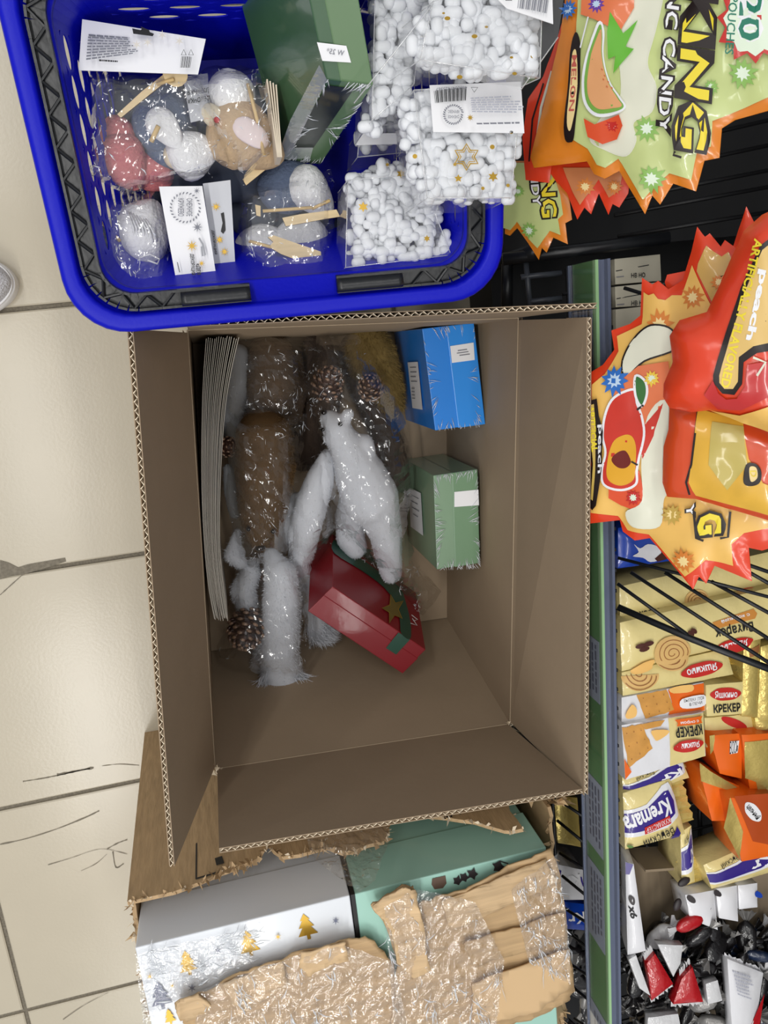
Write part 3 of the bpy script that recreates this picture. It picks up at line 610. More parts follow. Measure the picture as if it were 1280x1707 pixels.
s_.poly(spl([(1133, 1163, 0), (1170, 1156, 0), (1172, 1174, 0), (1134, 1178, 0)], 4), WHITE); tl(s_, 'ВЫПЕКАЕТСЯ', 1153, 1163, 34, 5, -.14, INK, False, .0); tl(s_, 'В ПЕЧИ', 1156, 1170, 22, 5, -.14, INK, False, 0); s_.build('packet_print', r)
r, s_ = pack('cracker_packet', 'white and cream cracker packet with cracker and cheese picture, second from the rail top', 'cracker packet', [(1036, 1209), (1172, 1187), (1176, 1260), (1042, 1300)], .444, .07, .002, PWHITE, group=g, fins=[(1, 2, .015)], finm=GFOIL)
s_.poly([(1113, 1197), (1172, 1188), (1175, 1260), (1116, 1277)], CREAM); crk(s_, [(1036, 1212), (1068, 1206), (1086, 1246), (1046, 1280)]); s_.poly([(1038, 1262), (1050, 1284), (1040, 1298)], ORANGE)
s_.poly([(1066, 1205), (1106, 1198), (1098, 1208), (1072, 1213)], CRACK); s_.poly(spl([(1083, 1215, 0), (1110, 1214, 0), (1108, 1222, 0), (1092, 1232, 0), (1086, 1226, 0)], 3), CHEESE)
s_.poly([(1122, 1198), (1168, 1191), (1165, 1197), (1168, 1203), (1124, 1208), (1127, 1203)], ORANGE); tl(s_, 'с сыром', 1146, 1200, 30, 5, -.13, WHITE, True)
tl(s_, 'КРЕКЕР', 1145, 1216, 45, 17, -.14, INK, True, .03); oval(s_, 1144, 1240, 24, 11, -.2, 'Яшкино'); s_.build('packet_print', r)
def krem(quad, z, label, cx, cy, ang, big=True, h=.05, n=(0, 0, 1), only='Kremara', **k_):
    r, s_ = pack('wafer_packet', label, 'wafer packet', quad, z, h, .008, CREAM, n, 'cream wafer packets', finm=GFOIL, **k_)
    a_, b_, c_, d = quad; f = lambda u, v: (a_[0]*(1-u)*(1-v)+b_[0]*u*(1-v)+c_[0]*u*v+d[0]*(1-u)*v, a_[1]*(1-u)*(1-v)+b_[1]*u*(1-v)+c_[1]*u*v+d[1]*(1-u)*v)
    s_.poly([f(u, v) for u, v in ((0, .30), (.4, .24), (.78, .04), (.93, .02), (1, .3), (.96, .62), (.7, .74), (0, .78))], PWHITE)
    s_.poly([f(u, v) for u, v in ((0, .36), (.4, .31), (.78, .12), (.87, .12), (.94, .35), (.9, .55), (.68, .66), (0, .70))], PURPLE)
    if big:
        s_.text(only, f(.82, .22), f(-.06, .40), f(.84, .52), WHITE, .03)
        s_.poly([f(.30, .62), (f(.78, .54)), f(.78, .68), f(.30, .75)], REDP); s_.text('КУХМАСТЕР', f(.76, .57), f(.32, .64), f(.77, .66), WHITE, 0)
        s_.text('Венский', f(.78, .74), f(.26, .86), f(.82, .92), INK, 0); s_.poly([f(.72, 1), f(.86, .76), f(.9, .9), f(.88, 1)], PURPLE)
        s_.poly(circ(*f(.06, .93), 5, 8, 3), mat('leaf_print', (92, 128, 60), .5))
    else:
        s_.text('Kr', f(.9, .3), f(.55, .38), f(.92, .6), WHITE, .03); s_.text('Венский', f(.5, .05), f(.2, .12), f(.5, .2), INK, 0)
    s_.build('packet_print', r); return r
krem([(1037, 1296), (1135, 1262), (1148, 1296), (1038, 1334)], .43, 'cream wafer packet with violet band, tucked under the cracker packet', 0, 0, 0, False, fins=[(1, 2, .012)])
krem([(1038, 1322), (1116, 1298), (1142, 1390), (1042, 1416)], .438, 'cream and violet wafer packet with large upside-down wording, beside the price rail', 0, 0, 0, True, fins=[(1, 2, .028)])
krem([(1172, 1442), (1290, 1392), (1305, 1448), (1186, 1482)], .43, 'cream and violet wafer packet at the photo edge below the orange packs', 0, 0, 0, False, fins=[(3, 0, .03)])
krem([(1134, 1388), (1152, 1376), (1158, 1470), (1136, 1478)], .42, 'wafer packet standing on edge beside the cardboard tray', 0, 0, 0, False, h=.06)
r, s_ = pack('cracker_packet', 'cream end of a cracker packet with upright wording, right of the orange cracker box', 'cracker packet', [(1176, 1142), (1240, 1136), (1236, 1190), (1178, 1194)], .44, .06, .002, group=g)
oval(s_, 1208, 1156, 24, 12, -.05, 'Яшкино', inv=False); tl(s_, 'КРЕКЕР', 1210, 1179, 46, 14, -.06, INK, False, .03); s_.build('packet_print', r)
r, s_ = pack('cracker_packet', 'cream cracker packet lying below the upright worded one', 'cracker packet', [(1174, 1197), (1250, 1190), (1262, 1222), (1178, 1246)], .432, .05, .003, group=g); s_.poly(circ(1222, 1204, 22, 16, 7, .35), REDP); s_.build('packet_print', r)
def opk(label, quad, z, tri, lab=None, n=(0, 0, 1), word=None, dark=None):
    r, s_ = pack('cracker_packet', label, 'cracker packet', quad, z, .06, .003, ORANGE, n, g)
    s_.poly(tri, GFOIL)
    if dark: s_.poly(dark, mat('red_brown_print', (176, 72, 24), .35))
    if lab: s_.poly(lab, WHITE); s_.text('ВОСЬ', lab[3], lab[2], lab[0], INK, .0)
    if word: oval(s_, word[0], word[1], word[2], word[3], word[4], 'цельный', WHITE, False, INK)
    s_.build('packet_print', r)
opk('orange cracker packet with gold foil corner and white label, between cream packets', [(1182, 1226), (1238, 1222), (1236, 1298), (1200, 1290)], .446, [(1182, 1226), (1190, 1224), (1188, 1250), (1182, 1256)], [(1214, 1234), (1230, 1233), (1227, 1253), (1213, 1255)])
opk('orange cracker packet with gold end folded up, beside the cream wafer packet', [(1166, 1282), (1232, 1310), (1222, 1370), (1186, 1368)], .448, [(1164, 1270), (1182, 1284), (1228, 1312), (1208, 1314), (1168, 1302)], [(1203, 1324), (1236, 1318), (1240, 1326), (1201, 1338)])
opk('orange cracker packet with a pointed gold fold, nearest the violet wafer packet', [(1214, 1330), (1290, 1326), (1300, 1424), (1236, 1436)], .47, [(1216, 1328), (1236, 1384), (1232, 1432), (1204, 1378)], None, word=(1252, 1351, 17, 12, .9), dark=[(1222, 1326), (1290, 1320), (1300, 1410), (1252, 1400)])
opk('orange cracker packet under a loose gold foil sheet at the photo edge', [(1236, 1225), (1290, 1222), (1295, 1330), (1250, 1320)], .452, [(1240, 1236), (1290, 1230), (1295, 1332), (1266, 1336), (1258, 1302), (1240, 1296)])
for i, (q, lb) in enumerate((([(1240, 1060), (1268, 1052), (1262, 1196), (1236, 1194)], 'gold foil packet standing on its side beside the biscuit rolls'), ([(1268, 1078), (1300, 1070), (1300, 1215), (1262, 1205)], 'gold foil packet at the photo edge beside the standing gold one'), ([(1258, 1196), (1300, 1188), (1300, 1240), (1264, 1236)], 'crumpled gold foil packet on the orange crackers'))):
    r, s_ = pack('foil_packet', lb, 'packet', q, .44, .06, .006, GFOIL, group=g, fins=[(2, 3, .02)])
    s_.poly([(q[0][0]+6, q[0][1]+20), (q[1][0]-4, q[1][1]+20), (q[1][0]-4, q[1][1]+34), (q[0][0]+6, q[0][1]+34)], BISC2); s_.build('packet_print', r)
# blue packet, white paper packs
MBLUE = mat('milk_blue_print', (14, 62, 168), .25, coat=.5)
r, s_ = pack('biscuit_packet', 'bright blue packet with a milk splash, behind the rail under the peach bag', 'biscuit packet', [(1030, 880), (1130, 868), (1135, 932), (1030, 948)], .445, .05, .006, MBLUE)
s_.poly(spl([(1052, 905, 0), (1062, 912, 0), (1075, 905, 0), (1092, 910, 0), (1100, 930, 0), (1082, 936, 0), (1068, 928, 0), (1050, 925, 0), (1060, 918, 0)], 3), PWHITE); s_.poly([(1088, 930), (1105, 912), (1110, 930), (1095, 936)], CHOC)
s_.build('packet_print', r)
WP = mat('dim_white_pack', (196, 190, 170), .5, bump=.1)
for i, (q, lb) in enumerate((([(1024, 432), (1100, 424), (1102, 468), (1025, 474)], 'pale paper pack furthest along the rail, under the black bar'), ([(1025, 478), (1102, 470), (1102, 508), (1026, 512)], 'pale paper pack with printed lines, middle of the three beside the rail'), ([(1026, 516), (1080, 510), (1080, 585), (1027, 590)], 'pale paper pack partly covered by the peach bag'))):
    r, s_ = pack('paper_pack', lb, 'pack', q, .41, .05, .002, WP, group='pale paper packs behind the rail')
    if i < 2:
        s_.line([(q[0][0]+2, q[0][1]+20), (q[1][0]-20, q[1][1]+18)], 1.5, INK); tl(s_, 'НВ НО', q[0][0]+38, q[0][1]+27, 24, 8, -.05, INK); s_.line([(q[0][0]+2, q[0][1]+30), (q[0][0]+14, q[0][1]+29)], 1.5, GREYINK)
    s_.build('packet_print', r)
# ---------------------------------------------------------------- candy bags lying on the sloped rack
BO = mat('orange_bag_film', (226, 132, 34), .3, coat=.6, bump=.15, bscale=30, crough=.15); BR = mat('red_bag_film', (226, 66, 32), .3, coat=.6, bump=.2, bscale=30, crough=.15)
LG = mat('pale_green_film', (196, 208, 138), .35, coat=.4, var=.10, vscale=14); YO = mat('yellow_bag_film', (236, 188, 98), .35, coat=.4, var=.08, vscale=14)
CRM = mat('cream_splash', (226, 226, 206), .4, coat=.3); YEL = mat('yellow_letter', (236, 214, 52), .4); BRN = mat('brown_black_ink', (30, 18, 16), .4); TEALI = mat('green_letter', (26, 120, 96), .4)
BURST = mat('orange_burst', (214, 128, 52), .45); BURSTC = mat('pale_burst_core', (240, 214, 150), .45); GBURST = mat('green_burst', (140, 184, 92), .45); GBC = mat('pale_green_core', (222, 236, 214), .45)
BLB = mat('blue_burst', (44, 108, 190), .4); LBL = mat('pale_blue_core', (190, 214, 238), .4); PRED = mat('peach_red', (204, 52, 36), .35, coat=.3, var=.1, vscale=20); PYEL = mat('peach_yellow', (228, 168, 40), .35, coat=.3); PIT = mat('peach_pit', (112, 34, 26), .4); LEAF = mat('leaf_green', (52, 112, 50), .4)
MEL = mat('melon_flesh', (226, 164, 112), .4); RIND = mat('melon_rind', (122, 172, 74), .4); SPL = mat('splash_green', (104, 182, 56), .4)
BAGP = lambda off: Pl(V((.385, 0, .485))+V((-1, 0, 1)).normalized()*off, (-1, 0, 1))
def bag(label, out, off, m, inner=None, mi=None, puff=.010, fall=26, seed=0, group='popping candy bags on the rack'):
    pl = BAGP(off); ds = edist(out); cx = sum(q[0] for q in out)/len(out); cy = sum(q[1] for q in out)/len(out)
    h = lambda x, y: puff*(1-math.exp(-ds(x, y)/fall))+.0028*nz(x/60, y/60, seed)*(1-math.exp(-ds(x, y)/12))+.0012*nz(x/22, y/22, seed+4)
    r = thing('candy_bag', label, 'candy bag', pl.at(cx, cy)-V((0, 0, .02)), group); sh = Sheet(pl, h); sh.b0 = .0011; vs, fs = cutgrid(out, 11); n = len(vs)
    bk = [sh.pl.at(x, y)-sh.pl.n*(.0012+puff*.5*(1-math.exp(-ds(x, y)/fall))) for x, y in vs]; mb = MB(); mb.add([sh.p(x, y) for x, y in vs]+bk, fs+[tuple(n+i for i in f[::-1]) for f in fs])
    o = [sh.p(*q) for q in out]; ob = [sh.pl.at(*q)-sh.pl.n*.0012 for q in out]; k_ = len(o); mb.add(o+ob, [(i, (i+1) % k_, k_+(i+1) % k_, k_+i) for i in range(k_)])
    sh.par = mb.build('pouch', m, r, smooth=True)
    if inner: sh.poly(inner, mi)
    return r, sh
def burst(s_, x, y, r, m1, m2): s_.poly(star(x, y, r, 11, .62, rnd(0, 1), .15), m1); s_.poly(star(x, y, r*.5, 9, .6, rnd(0, 1), .15), m2)
def word(s_, txt, p0, p1, p2, m, out=BRN, g_=4, bold=.02):
    a_ = V(p1)-V(p0); b_ = V(p2)-V(p0); ua, ub = a_.normalized()*g_, b_.normalized()*g_
    s_.text(txt, V(p0)-ua-ub, V(p1)+ua-ub, V(p2)-ua+ub, out, .07); s_.text(txt, p0, p1, p2, m, bold)
def outl(s_, pts, m, mo, wd=2.5, n=5):
    q = [(v.x, v.y) for v in spl([(a_, b_, 0) for a_, b_ in pts], n)]; s_.poly(q, m); s_.line(q, wd, mo, True)
# behind: red bags and the second melon bag
r, s_ = bag('melon candy bag with pale green front, lower down between basket and green rail', [(840, 300), (842, 390), (850, 393), (862, 380), (880, 405), (898, 433), (903, 413), (911, 421), (922, 396), (946, 407), (942, 372), (953, 366), (948, 326), (937, 296), (930, 270), (850, 268)], -.030, BO,
    [(838, 300), (840, 380), (852, 384), (864, 370), (884, 400), (897, 414), (908, 400), (918, 385), (936, 392), (932, 366), (940, 358), (936, 326), (926, 296), (922, 272), (848, 272)], LG, .006, seed=1)
word(s_, 'NG', (903, 298), (906, 364), (928, 296), YEL, g_=3); word(s_, 'NDY', (886, 288), (893, 345), (899, 287), WHITE, g_=3); burst(s_, 885, 385, 14, GBURST, GBC); burst(s_, 868, 320, 10, GBURST, GBC); s_.build('bag_print', r)
r, s_ = bag('red edged candy bag showing only its jagged bottom under the large melon bag', [(905, 270), (925, 300), (945, 322), (962, 366), (974, 346), (985, 357), (998, 322), (1014, 358), (1021, 340), (1032, 346), (1047, 322), (1052, 270)], -.018, BR,
    [(940, 280), (955, 318), (968, 342), (984, 322), (1000, 300), (1016, 330), (1034, 318), (1040, 280)], mat('tan_red_film', (206, 132, 84), .35, coat=.5), .005, seed=2)
burst(s_, 978, 312, 16, BURST, BURSTC); burst(s_, 1026, 312, 13, BURST, BURSTC); s_.build('bag_print', r)
r, s_ = bag('red candy bag seen edge-on between the clear snowflake boxes and melon bag', [(960, -40), (930, 60), (905, 128), (880, 165), (871, 230), (876, 300), (915, 305), (930, 200), (970, 60), (985, -40)], -.008, BR, None, None, .006, seed=3)
s_.line([(908, 140), (890, 200), (884, 270)], 3, BRN); s_.line([(922, 120), (905, 180), (897, 240)], 4, CRM); s_.line([(925, 150), (908, 200), (902, 250)], 2, BRN); s_.build('bag_print', r)
# the large melon bag
r, s_ = bag('large melon candy bag with 20 pouches star and pale green front', [(950, -70), (935, 54), (905, 180), (884, 262), (890, 280), (978, 269), (990, 290), (1008, 298), (1032, 285), (1075, 357), (1087, 326), (1100, 341), (1122, 306), (1160, 319), (1174, 268), (1199, 263), (1203, 214), (1225, 200), (1290, 182), (1340, 150), (1340, -70)], .012, BO,
    [(968, -70), (968, 20), (962, 120), (952, 230), (984, 250), (998, 276), (1012, 281), (1034, 266), (1074, 334), (1092, 312), (1118, 290), (1154, 301), (1165, 252), (1187, 246), (1190, 204), (1285, 164), (1340, 130), (1340, -70)], LG, .012, seed=4)
outl(s_, [(1000, -40), (1060, -60), (1110, -20), (1098, 60), (1085, 110), (1100, 150), (1092, 190), (1062, 208), (1066, 238), (1048, 262), (1014, 252), (990, 235), (1010, 200), (1042, 160), (1030, 60)], CRM, CRM, 2)
burst(s_, 1084, 218, 22, GBURST, GBC); burst(s_, 1090, 300, 24, GBURST, GBC); burst(s_, 1242, 128, 26, GBURST, GBC); burst(s_, 1190, 150, 13, GBURST, GBC)
s_.poly([(978, -60), (1010, -60), (1066, -50), (1064, 20), (1040, 60), (1000, 40), (975, 30)], mat('coral_film', (226, 120, 72), .35, coat=.4)); burst(s_, 1002, 14, 15, mat('violet_burst', (108, 62, 160), .4), LBL); burst(s_, 952, 20, 17, BLB, LBL)
s_.poly([(1026, 28), (1020, 60), (1022, 105), (1034, 100), (1030, 128), (1064, 88), (1050, 84), (1070, 40), (1046, 62)], SPL)
outl(s_, [(1007, 46), (989, 92), (979, 142), (984, 178), (1003, 197), (1032, 194), (1049, 183), (1040, 168), (1022, 140), (1013, 100), (1014, 60)], WHITE, WHITE, 4)
outl(s_, [(1008, 50), (991, 94), (982, 142), (987, 176), (1004, 193), (1031, 191), (1047, 183), (1038, 168), (1021, 140), (1012, 100), (1012, 64)], RIND, RIND, 1)
outl(s_, [(1009, 58), (995, 96), (987, 142), (991, 170), (1006, 186), (1030, 185), (1044, 181), (1036, 168), (1020, 140), (1011, 100), (1011, 68)], MEL, MEL, 1)
for x, y in ((1012, 122), (1016, 132), (1022, 142), (1014, 138), (1020, 150), (1028, 152)): s_.poly(circ(x, y, 2.2, 6, 1.3, .8), mat('melon_seed', (206, 116, 70), .4), 0)
s_.poly([(982, 202), (1000, 212), (1040, 196), (1046, 214), (1036, 236), (1012, 244), (988, 232)], mat('red_splash', (222, 82, 42), .35, coat=.4)); burst(s_, 1028, 214, 12, REDP, GBC)
outl(s_, [(968, 60), (976, 84), (974, 150), (966, 226), (958, 240), (949, 228), (955, 150), (960, 84)], BRN, BRN, 1); outl(s_, [(968, 90), (971, 120), (967, 190), (959, 222), (955, 200), (960, 130), (963, 96)], BURSTC, BURSTC, 1)
s_.text('MELON', (962, 98), (957, 190), (971, 98), mat('pink_letter', (196, 96, 84), .4), .02)
s_.line([(990, 36), (976, 86)], 2.5, WHITE)
word(s_, 'KING', (1149, -12), (1130, 248), (1200, -4), YEL, g_=6, bold=.03)
for k_ in range(9): # darker stripes across the big letters
    pass
word(s_, 'PING CANDY', (1124, -40), (1102, 226), (1144, -37), WHITE, g_=3.5)
s_.poly([(1262+(x-1262)*.92, y) for x, y in star(1262, 46, 70, 11, .74, .25, .06)], REDP); s_.poly([(1262+(x-1262)*.92, y) for x, y in star(1262, 46, 56, 11, .86, .25, .04)], GBC)
word(s_, '20', (1238, -2), (1236, 76), (1276, -2), TEALI, WHITE, 3, .02); s_.text('POUCHES', (1222, 3), (1214, 98), (1236, 4), TEALI, .01)
s_.line([(1132, 256), (1129, 262), (1142, 266)], 4, BRN); s_.build('bag_print', r)
# peach bags
r, s_ = bag('red jagged candy bag peeking out behind the peach bag', [(1108, 470), (1112, 458), (1150, 450), (1165, 440), (1180, 480), (1170, 520), (1120, 520)], -.012, BR, [(1120, 478), (1125, 470), (1160, 462), (1165, 500), (1125, 505)], YO, .004, seed=5)
P2 = [(975, 640), (979, 624), (1005, 608), (1024, 583), (1019, 551), (1050, 540), (1067, 526), (1070, 463), (1087, 474), (1097, 468), (1114, 482), (1138, 467), (1152, 420), (1162, 378), (1175, 395), (1183, 389), (1201, 411), (1208, 400), (1222, 410), (1244, 344), (1258, 373), (1330, 330), (1330, 900), (1270, 918), (1248, 913), (1253, 969), (1222, 956), (1191, 943), (1177, 973), (1165, 961), (1155, 983), (1120, 940), (1083, 897), (1058, 901), (1038, 886), (1033, 867), (972, 874)]
r, s_ = bag('peach candy bag with red jagged border, beside the raised box flap', P2, .0, BR,
    [(988, 852), (990, 640), (1012, 622), (1033, 585), (1030, 560), (1072, 540), (1074, 487), (1083, 492), (1092, 489), (1100, 498), (1112, 500), (1122, 492), (1139, 492), (1155, 442), (1180, 492), (1196, 520), (1270, 440), (1330, 420), (1330, 866), (1243, 884), (1222, 903), (1224, 940), (1178, 930), (1158, 948), (1142, 960), (1083, 889), (1048, 882), (1032, 858)], YO, .012, seed=6)
s_.poly([(1166, 440), (1164, 452), (1196, 512), (1214, 490), (1225, 440), (1216, 420), (1205, 428), (1192, 420), (1180, 410)], mat('dim_tan_film', (206, 164, 84), .35, coat=.4))
burst(s_, 1158, 495, 20, BURST, BURSTC); burst(s_, 1104, 540, 25, BURST, BURSTC); burst(s_, 1202, 470, 14, BURST, BURSTC)
outl(s_, [(1042, 600), (1062, 562), (1090, 541), (1125, 548), (1130, 580), (1080, 600), (1050, 625)], CRM, BRN, 3)
s_.poly([(1030, 640), (1070, 608), (1120, 600), (1126, 660), (1100, 690), (1080, 720), (1030, 720)], mat('coral_film', (226, 120, 72)))
s_.poly([(1022, 780), (1072, 780), (1082, 830), (1064, 846), (1040, 838), (1020, 826)], mat('red_splash', (222, 82, 42)))
outl(s_, [(1086, 690), (1120, 670), (1126, 800), (1112, 826), (1104, 872), (1060, 874), (1048, 850), (1076, 830), (1076, 770)], CRM, CRM, 1)
s_.poly([(1080, 705), (1112, 668), (1098, 712), (1096, 722), (1078, 760), (1074, 745), (1082, 722)], PRED)
outl(s_, [(1064, 646), (1030, 660), (1014, 690), (1011, 725), (1016, 750), (1009, 780), (1013, 804), (1042, 812), (1066, 802), (1068, 780), (1072, 760), (1080, 722), (1076, 692), (1068, 668)], PRED, WHITE, 4)
outl(s_, [(1046, 722), (1028, 735), (1018, 775), (1022, 796), (1042, 804), (1062, 794), (1066, 768), (1067, 742), (1060, 724)], PYEL, PYEL, 1)
s_.poly([(v.x, v.y) for v in spl([(1026, 762, 0), (1036, 750, 0), (1050, 747, 0), (1059, 764, 0), (1050, 775, 0), (1036, 774, 0)], 4)], PIT)
outl(s_, [(1066, 624), (1082, 632), (1085, 654), (1076, 674), (1066, 656)], LEAF, WHITE, 4); s_.line([(1068, 680), (1079, 672)], 3.5, BRN); s_.line([(1060, 764), (1070, 770)], 3, BRN)
burst(s_, 1031, 632, 25, BLB, LBL); burst(s_, 1093, 628, 14, mat('yellow_burst', (236, 200, 60), .4), GBC); burst(s_, 1062, 824, 14, REDP, GBC); burst(s_, 1126, 852, 18, mat('olive_burst', (190, 158, 72), .4), BURSTC); burst(s_, 1143, 930, 21, BURST, BURSTC)
s_.poly([(980, 668), (1001, 662), (1004, 690), (1012, 716), (1009, 780), (1000, 838), (993, 846), (985, 838), (991, 770), (985, 720)], BRN); s_.poly([(985, 674), (996, 671), (999, 716), (998, 780), (994, 830), (990, 828), (994, 770), (990, 716)], mat('gold_letter_bar', (206, 176, 90), .4))
s_.text('ARTIFICIAL', (985, 674), (992, 750), (996, 673), YEL, .03); s_.text('peach', (1002, 705), (1000, 785), (1012, 704), WHITE, .02)
word(s_, 'Y', (1150, 834), (1150, 856), (1163, 832), WHITE, g_=3); word(s_, 'G', (1168, 850), (1168, 886), (1210, 846), YEL, g_=5, bold=.05); s_.line([(1162, 846), (1166, 890), (1178, 894)], 4, BRN); s_.line([(1222, 846), (1218, 888), (1205, 890)], 4, BRN)
s_.build('bag_print', r)
r, s_ = bag('folded candy bag with dark orange edge and golden panel, between two peach bags', [(1116, 680), (1166, 676), (1240, 690), (1320, 730), (1320, 880), (1262, 862), (1160, 832), (1112, 828), (1104, 804), (1106, 744), (1114, 716)], .030, mat('dark_orange_film', (214, 76, 32), .3, coat=.6, bump=.15, bscale=30),
    [(1165, 680), (1240, 700), (1252, 760), (1275, 800), (1320, 820), (1320, 866), (1262, 850), (1162, 824), (1152, 800), (1160, 750)], mat('golden_film', (226, 176, 58), .3, coat=.6, var=.15, vscale=18), .014, 20, 7)
s_.line([(1165, 682), (1163, 720), (1157, 770), (1148, 800), (1152, 822)], 3.5, BRN); s_.poly([(1190, 700), (1242, 708), (1250, 770), (1216, 812), (1186, 770)], mat('olive_gold_film', (196, 178, 96), .3, coat=.6))
outl(s_, [(1248, 770), (1262, 768), (1272, 780), (1270, 798), (1256, 804), (1244, 798)], BRN, BRN, 1); outl(s_, [(1254, 774), (1264, 775), (1266, 790), (1256, 796)], BURSTC, BURSTC, 1); s_.text('D', (1254, 779), (1256, 789), (1264, 779), YEL); s_.build('bag_print', r)
r, s_ = bag('puffy red peach candy bag on top, lettered artificially flavored', [(1330, 330), (1270, 358), (1240, 384), (1216, 436), (1200, 474), (1178, 520), (1132, 534), (1116, 560), (1121, 604), (1106, 640), (1105, 662), (1116, 680), (1152, 687), (1182, 684), (1236, 702), (1330, 740)], .062, BR, None, None, .022, 24, 8)
s_.poly([(1300, 390), (1273, 410), (1240, 480), (1214, 560), (1196, 622), (1196, 634), (1210, 652), (1230, 654), (1243, 636), (1246, 600), (1268, 585), (1300, 580)], BRN)
s_.poly([(1300, 398), (1276, 418), (1250, 480), (1224, 560), (1206, 622), (1206, 634), (1214, 644), (1228, 644), (1236, 632), (1238, 592), (1262, 574), (1300, 566)], mat('tan_letter_bar', (222, 186, 112), .4))
s_.text('ARTIFICIALLY FLAVORED', (1262, 398), (1207, 640), (1277, 402), YEL, .03); s_.text('peach', (1270, 448), (1246, 562), (1287, 452), WHITE, .04)
s_.poly([(1180, 655), (1196, 630), (1204, 652), (1216, 662), (1234, 660), (1248, 640), (1252, 604), (1300, 596), (1300, 650), (1240, 680), (1200, 680)], mat('crimson_film', (196, 44, 44), .3, coat=.6))
s_.poly([(1186, 684), (1236, 690), (1300, 668), (1330, 680), (1330, 736), (1238, 704)], YO); s_.line([(1262, 592), (1282, 600), (1268, 622)], 4, CRM); s_.build('bag_print', r)
# ---------------------------------------------------------------- inside the open box: gift boxes
def gbox(label, a, b, c, d, down, colb, coll, seam, cat='gift box'):
    """a,b,c,d corners of the upper long face (a-b short side across the lid), down: drop vector"""
    r = thing('gift_box', label, cat, (a+b+c+d)/4+down); u = (b-a); L = (d-a)
    n = down.normalized()
    m = MB(); m.box(a+u*.01+down*.006, u*(seam+.04), L*.994, down*.988); bevel(m.build('box_base', colb, r), .0010)
    m = MB(); m.box(a+u*seam, u*(1-seam), L, down); bevel(m.build('lid', coll, r), .0012); return r
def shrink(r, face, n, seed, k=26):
    """little shrink wrap creases, highlights put into their pale colour, along the edges of a face"""
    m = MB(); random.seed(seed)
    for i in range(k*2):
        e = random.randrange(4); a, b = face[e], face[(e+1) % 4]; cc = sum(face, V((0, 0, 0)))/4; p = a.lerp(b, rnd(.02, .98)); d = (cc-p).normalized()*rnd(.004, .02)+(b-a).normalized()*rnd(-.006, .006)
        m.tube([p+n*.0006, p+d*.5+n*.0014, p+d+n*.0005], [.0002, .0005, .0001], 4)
    return m.build('wrap_crease_glint', FOLD_GLINT, r, smooth=True, kind='stuff')
GBLUE = mat('blue_gift_card', (36, 134, 230), .3, coat=.7, bump=.06, bscale=40); GBLUE2 = mat('blue_gift_lid', (42, 144, 236), .3, coat=.7, bump=.06, bscale=40)
GGRN = mat('sage_gift_card', (126, 156, 128), .32, coat=.7, bump=.08, bscale=40); GGRN2 = mat('sage_gift_lid', (112, 146, 114), .32, coat=.7, bump=.08, bscale=40)
GRED = mat('red_gift_card', (134, 18, 31), .4, coat=.25, bump=.05, bscale=40); RIB = mat('green_ribbon_print', (22, 72, 56), .35, coat=.5)
zt2 = .190
def flat(q, z=zt2): return [P(x, y, z) for x, y in q]
def label_on(r, pl, quad, rows, dirn=0, name='sticker'):
    sh = Sheet(pl); sh.poly(quad, WHITE, 0); a, b, c, d = quad
    f = lambda u, v: (a[0]*(1-u)*(1-v)+b[0]*u*(1-v)+c[0]*u*v+d[0]*(1-u)*v, a[1]*(1-u)*(1-v)+b[1]*u*(1-v)+c[1]*u*v+d[1]*(1-u)*v)
    for v0, v1, u0, u1 in rows: sh.poly([f(u0, v0), f(u1, v0), f(u1, v1), f(u0, v1)], GREYINK, 0)
    return sh.build(name, r)
q = flat([(703, 548), (790, 538), (803, 712), (725, 719)]); r = gbox('shrink-wrapped blue gift box standing on edge in the open box', *q, V((0, 0, .010-zt2)), GBLUE, GBLUE2, .46)
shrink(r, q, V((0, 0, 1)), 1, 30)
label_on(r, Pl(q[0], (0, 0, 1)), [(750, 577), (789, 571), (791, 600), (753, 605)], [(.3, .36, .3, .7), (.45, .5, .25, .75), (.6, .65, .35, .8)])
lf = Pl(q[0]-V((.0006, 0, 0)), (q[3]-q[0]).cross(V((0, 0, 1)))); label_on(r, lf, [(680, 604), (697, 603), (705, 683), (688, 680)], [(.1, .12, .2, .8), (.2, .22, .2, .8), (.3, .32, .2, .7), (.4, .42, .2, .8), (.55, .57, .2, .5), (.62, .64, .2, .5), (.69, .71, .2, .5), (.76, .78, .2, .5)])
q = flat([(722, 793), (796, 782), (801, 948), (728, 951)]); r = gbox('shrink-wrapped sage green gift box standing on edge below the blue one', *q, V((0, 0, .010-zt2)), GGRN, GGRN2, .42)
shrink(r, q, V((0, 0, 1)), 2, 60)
label_on(r, Pl(q[0], (0, 0, 1)), [(757, 820), (797, 816), (798, 842), (757, 845)], [])
lf = Pl(q[0]-V((.0006, 0, 0)), (q[3]-q[0]).cross(V((0, 0, 1)))); label_on(r, lf, [(682, 812), (702, 822), (706, 893), (685, 878)], [(.15, .17, .2, .8), (.3, .32, .2, .7), (.45, .47, .2, .8), (.6, .62, .3, .7)])
ed = Pl((q[0]+q[1])/2+V((0, .0006, 0)), (q[1]-q[0]).cross(V((0, 0, 1)))); sh = Sheet(ed); sh.poly([(704, 754), (733, 750), (734, 754), (706, 758)], mat('grey_tape_tab', (150, 165, 165), .4), 0); sh.build('tape_tab', r)
a, b, c, d = flat([(555, 978), (711, 1084), (659, 1126), (513, 1019)], .205); dn = P(555, 889, .055)-a
r = gbox('red gift box with green printed ribbon and gold star, leaning on the white bears', a, d, c, b, dn, GRED, GRED, .35)
top = Pl(a, (b-a).cross(d-a)); big = Pl(a, (b-a).cross(dn)); top.p = top.p+top.n*.0004; big.p = big.p+big.n*.0004
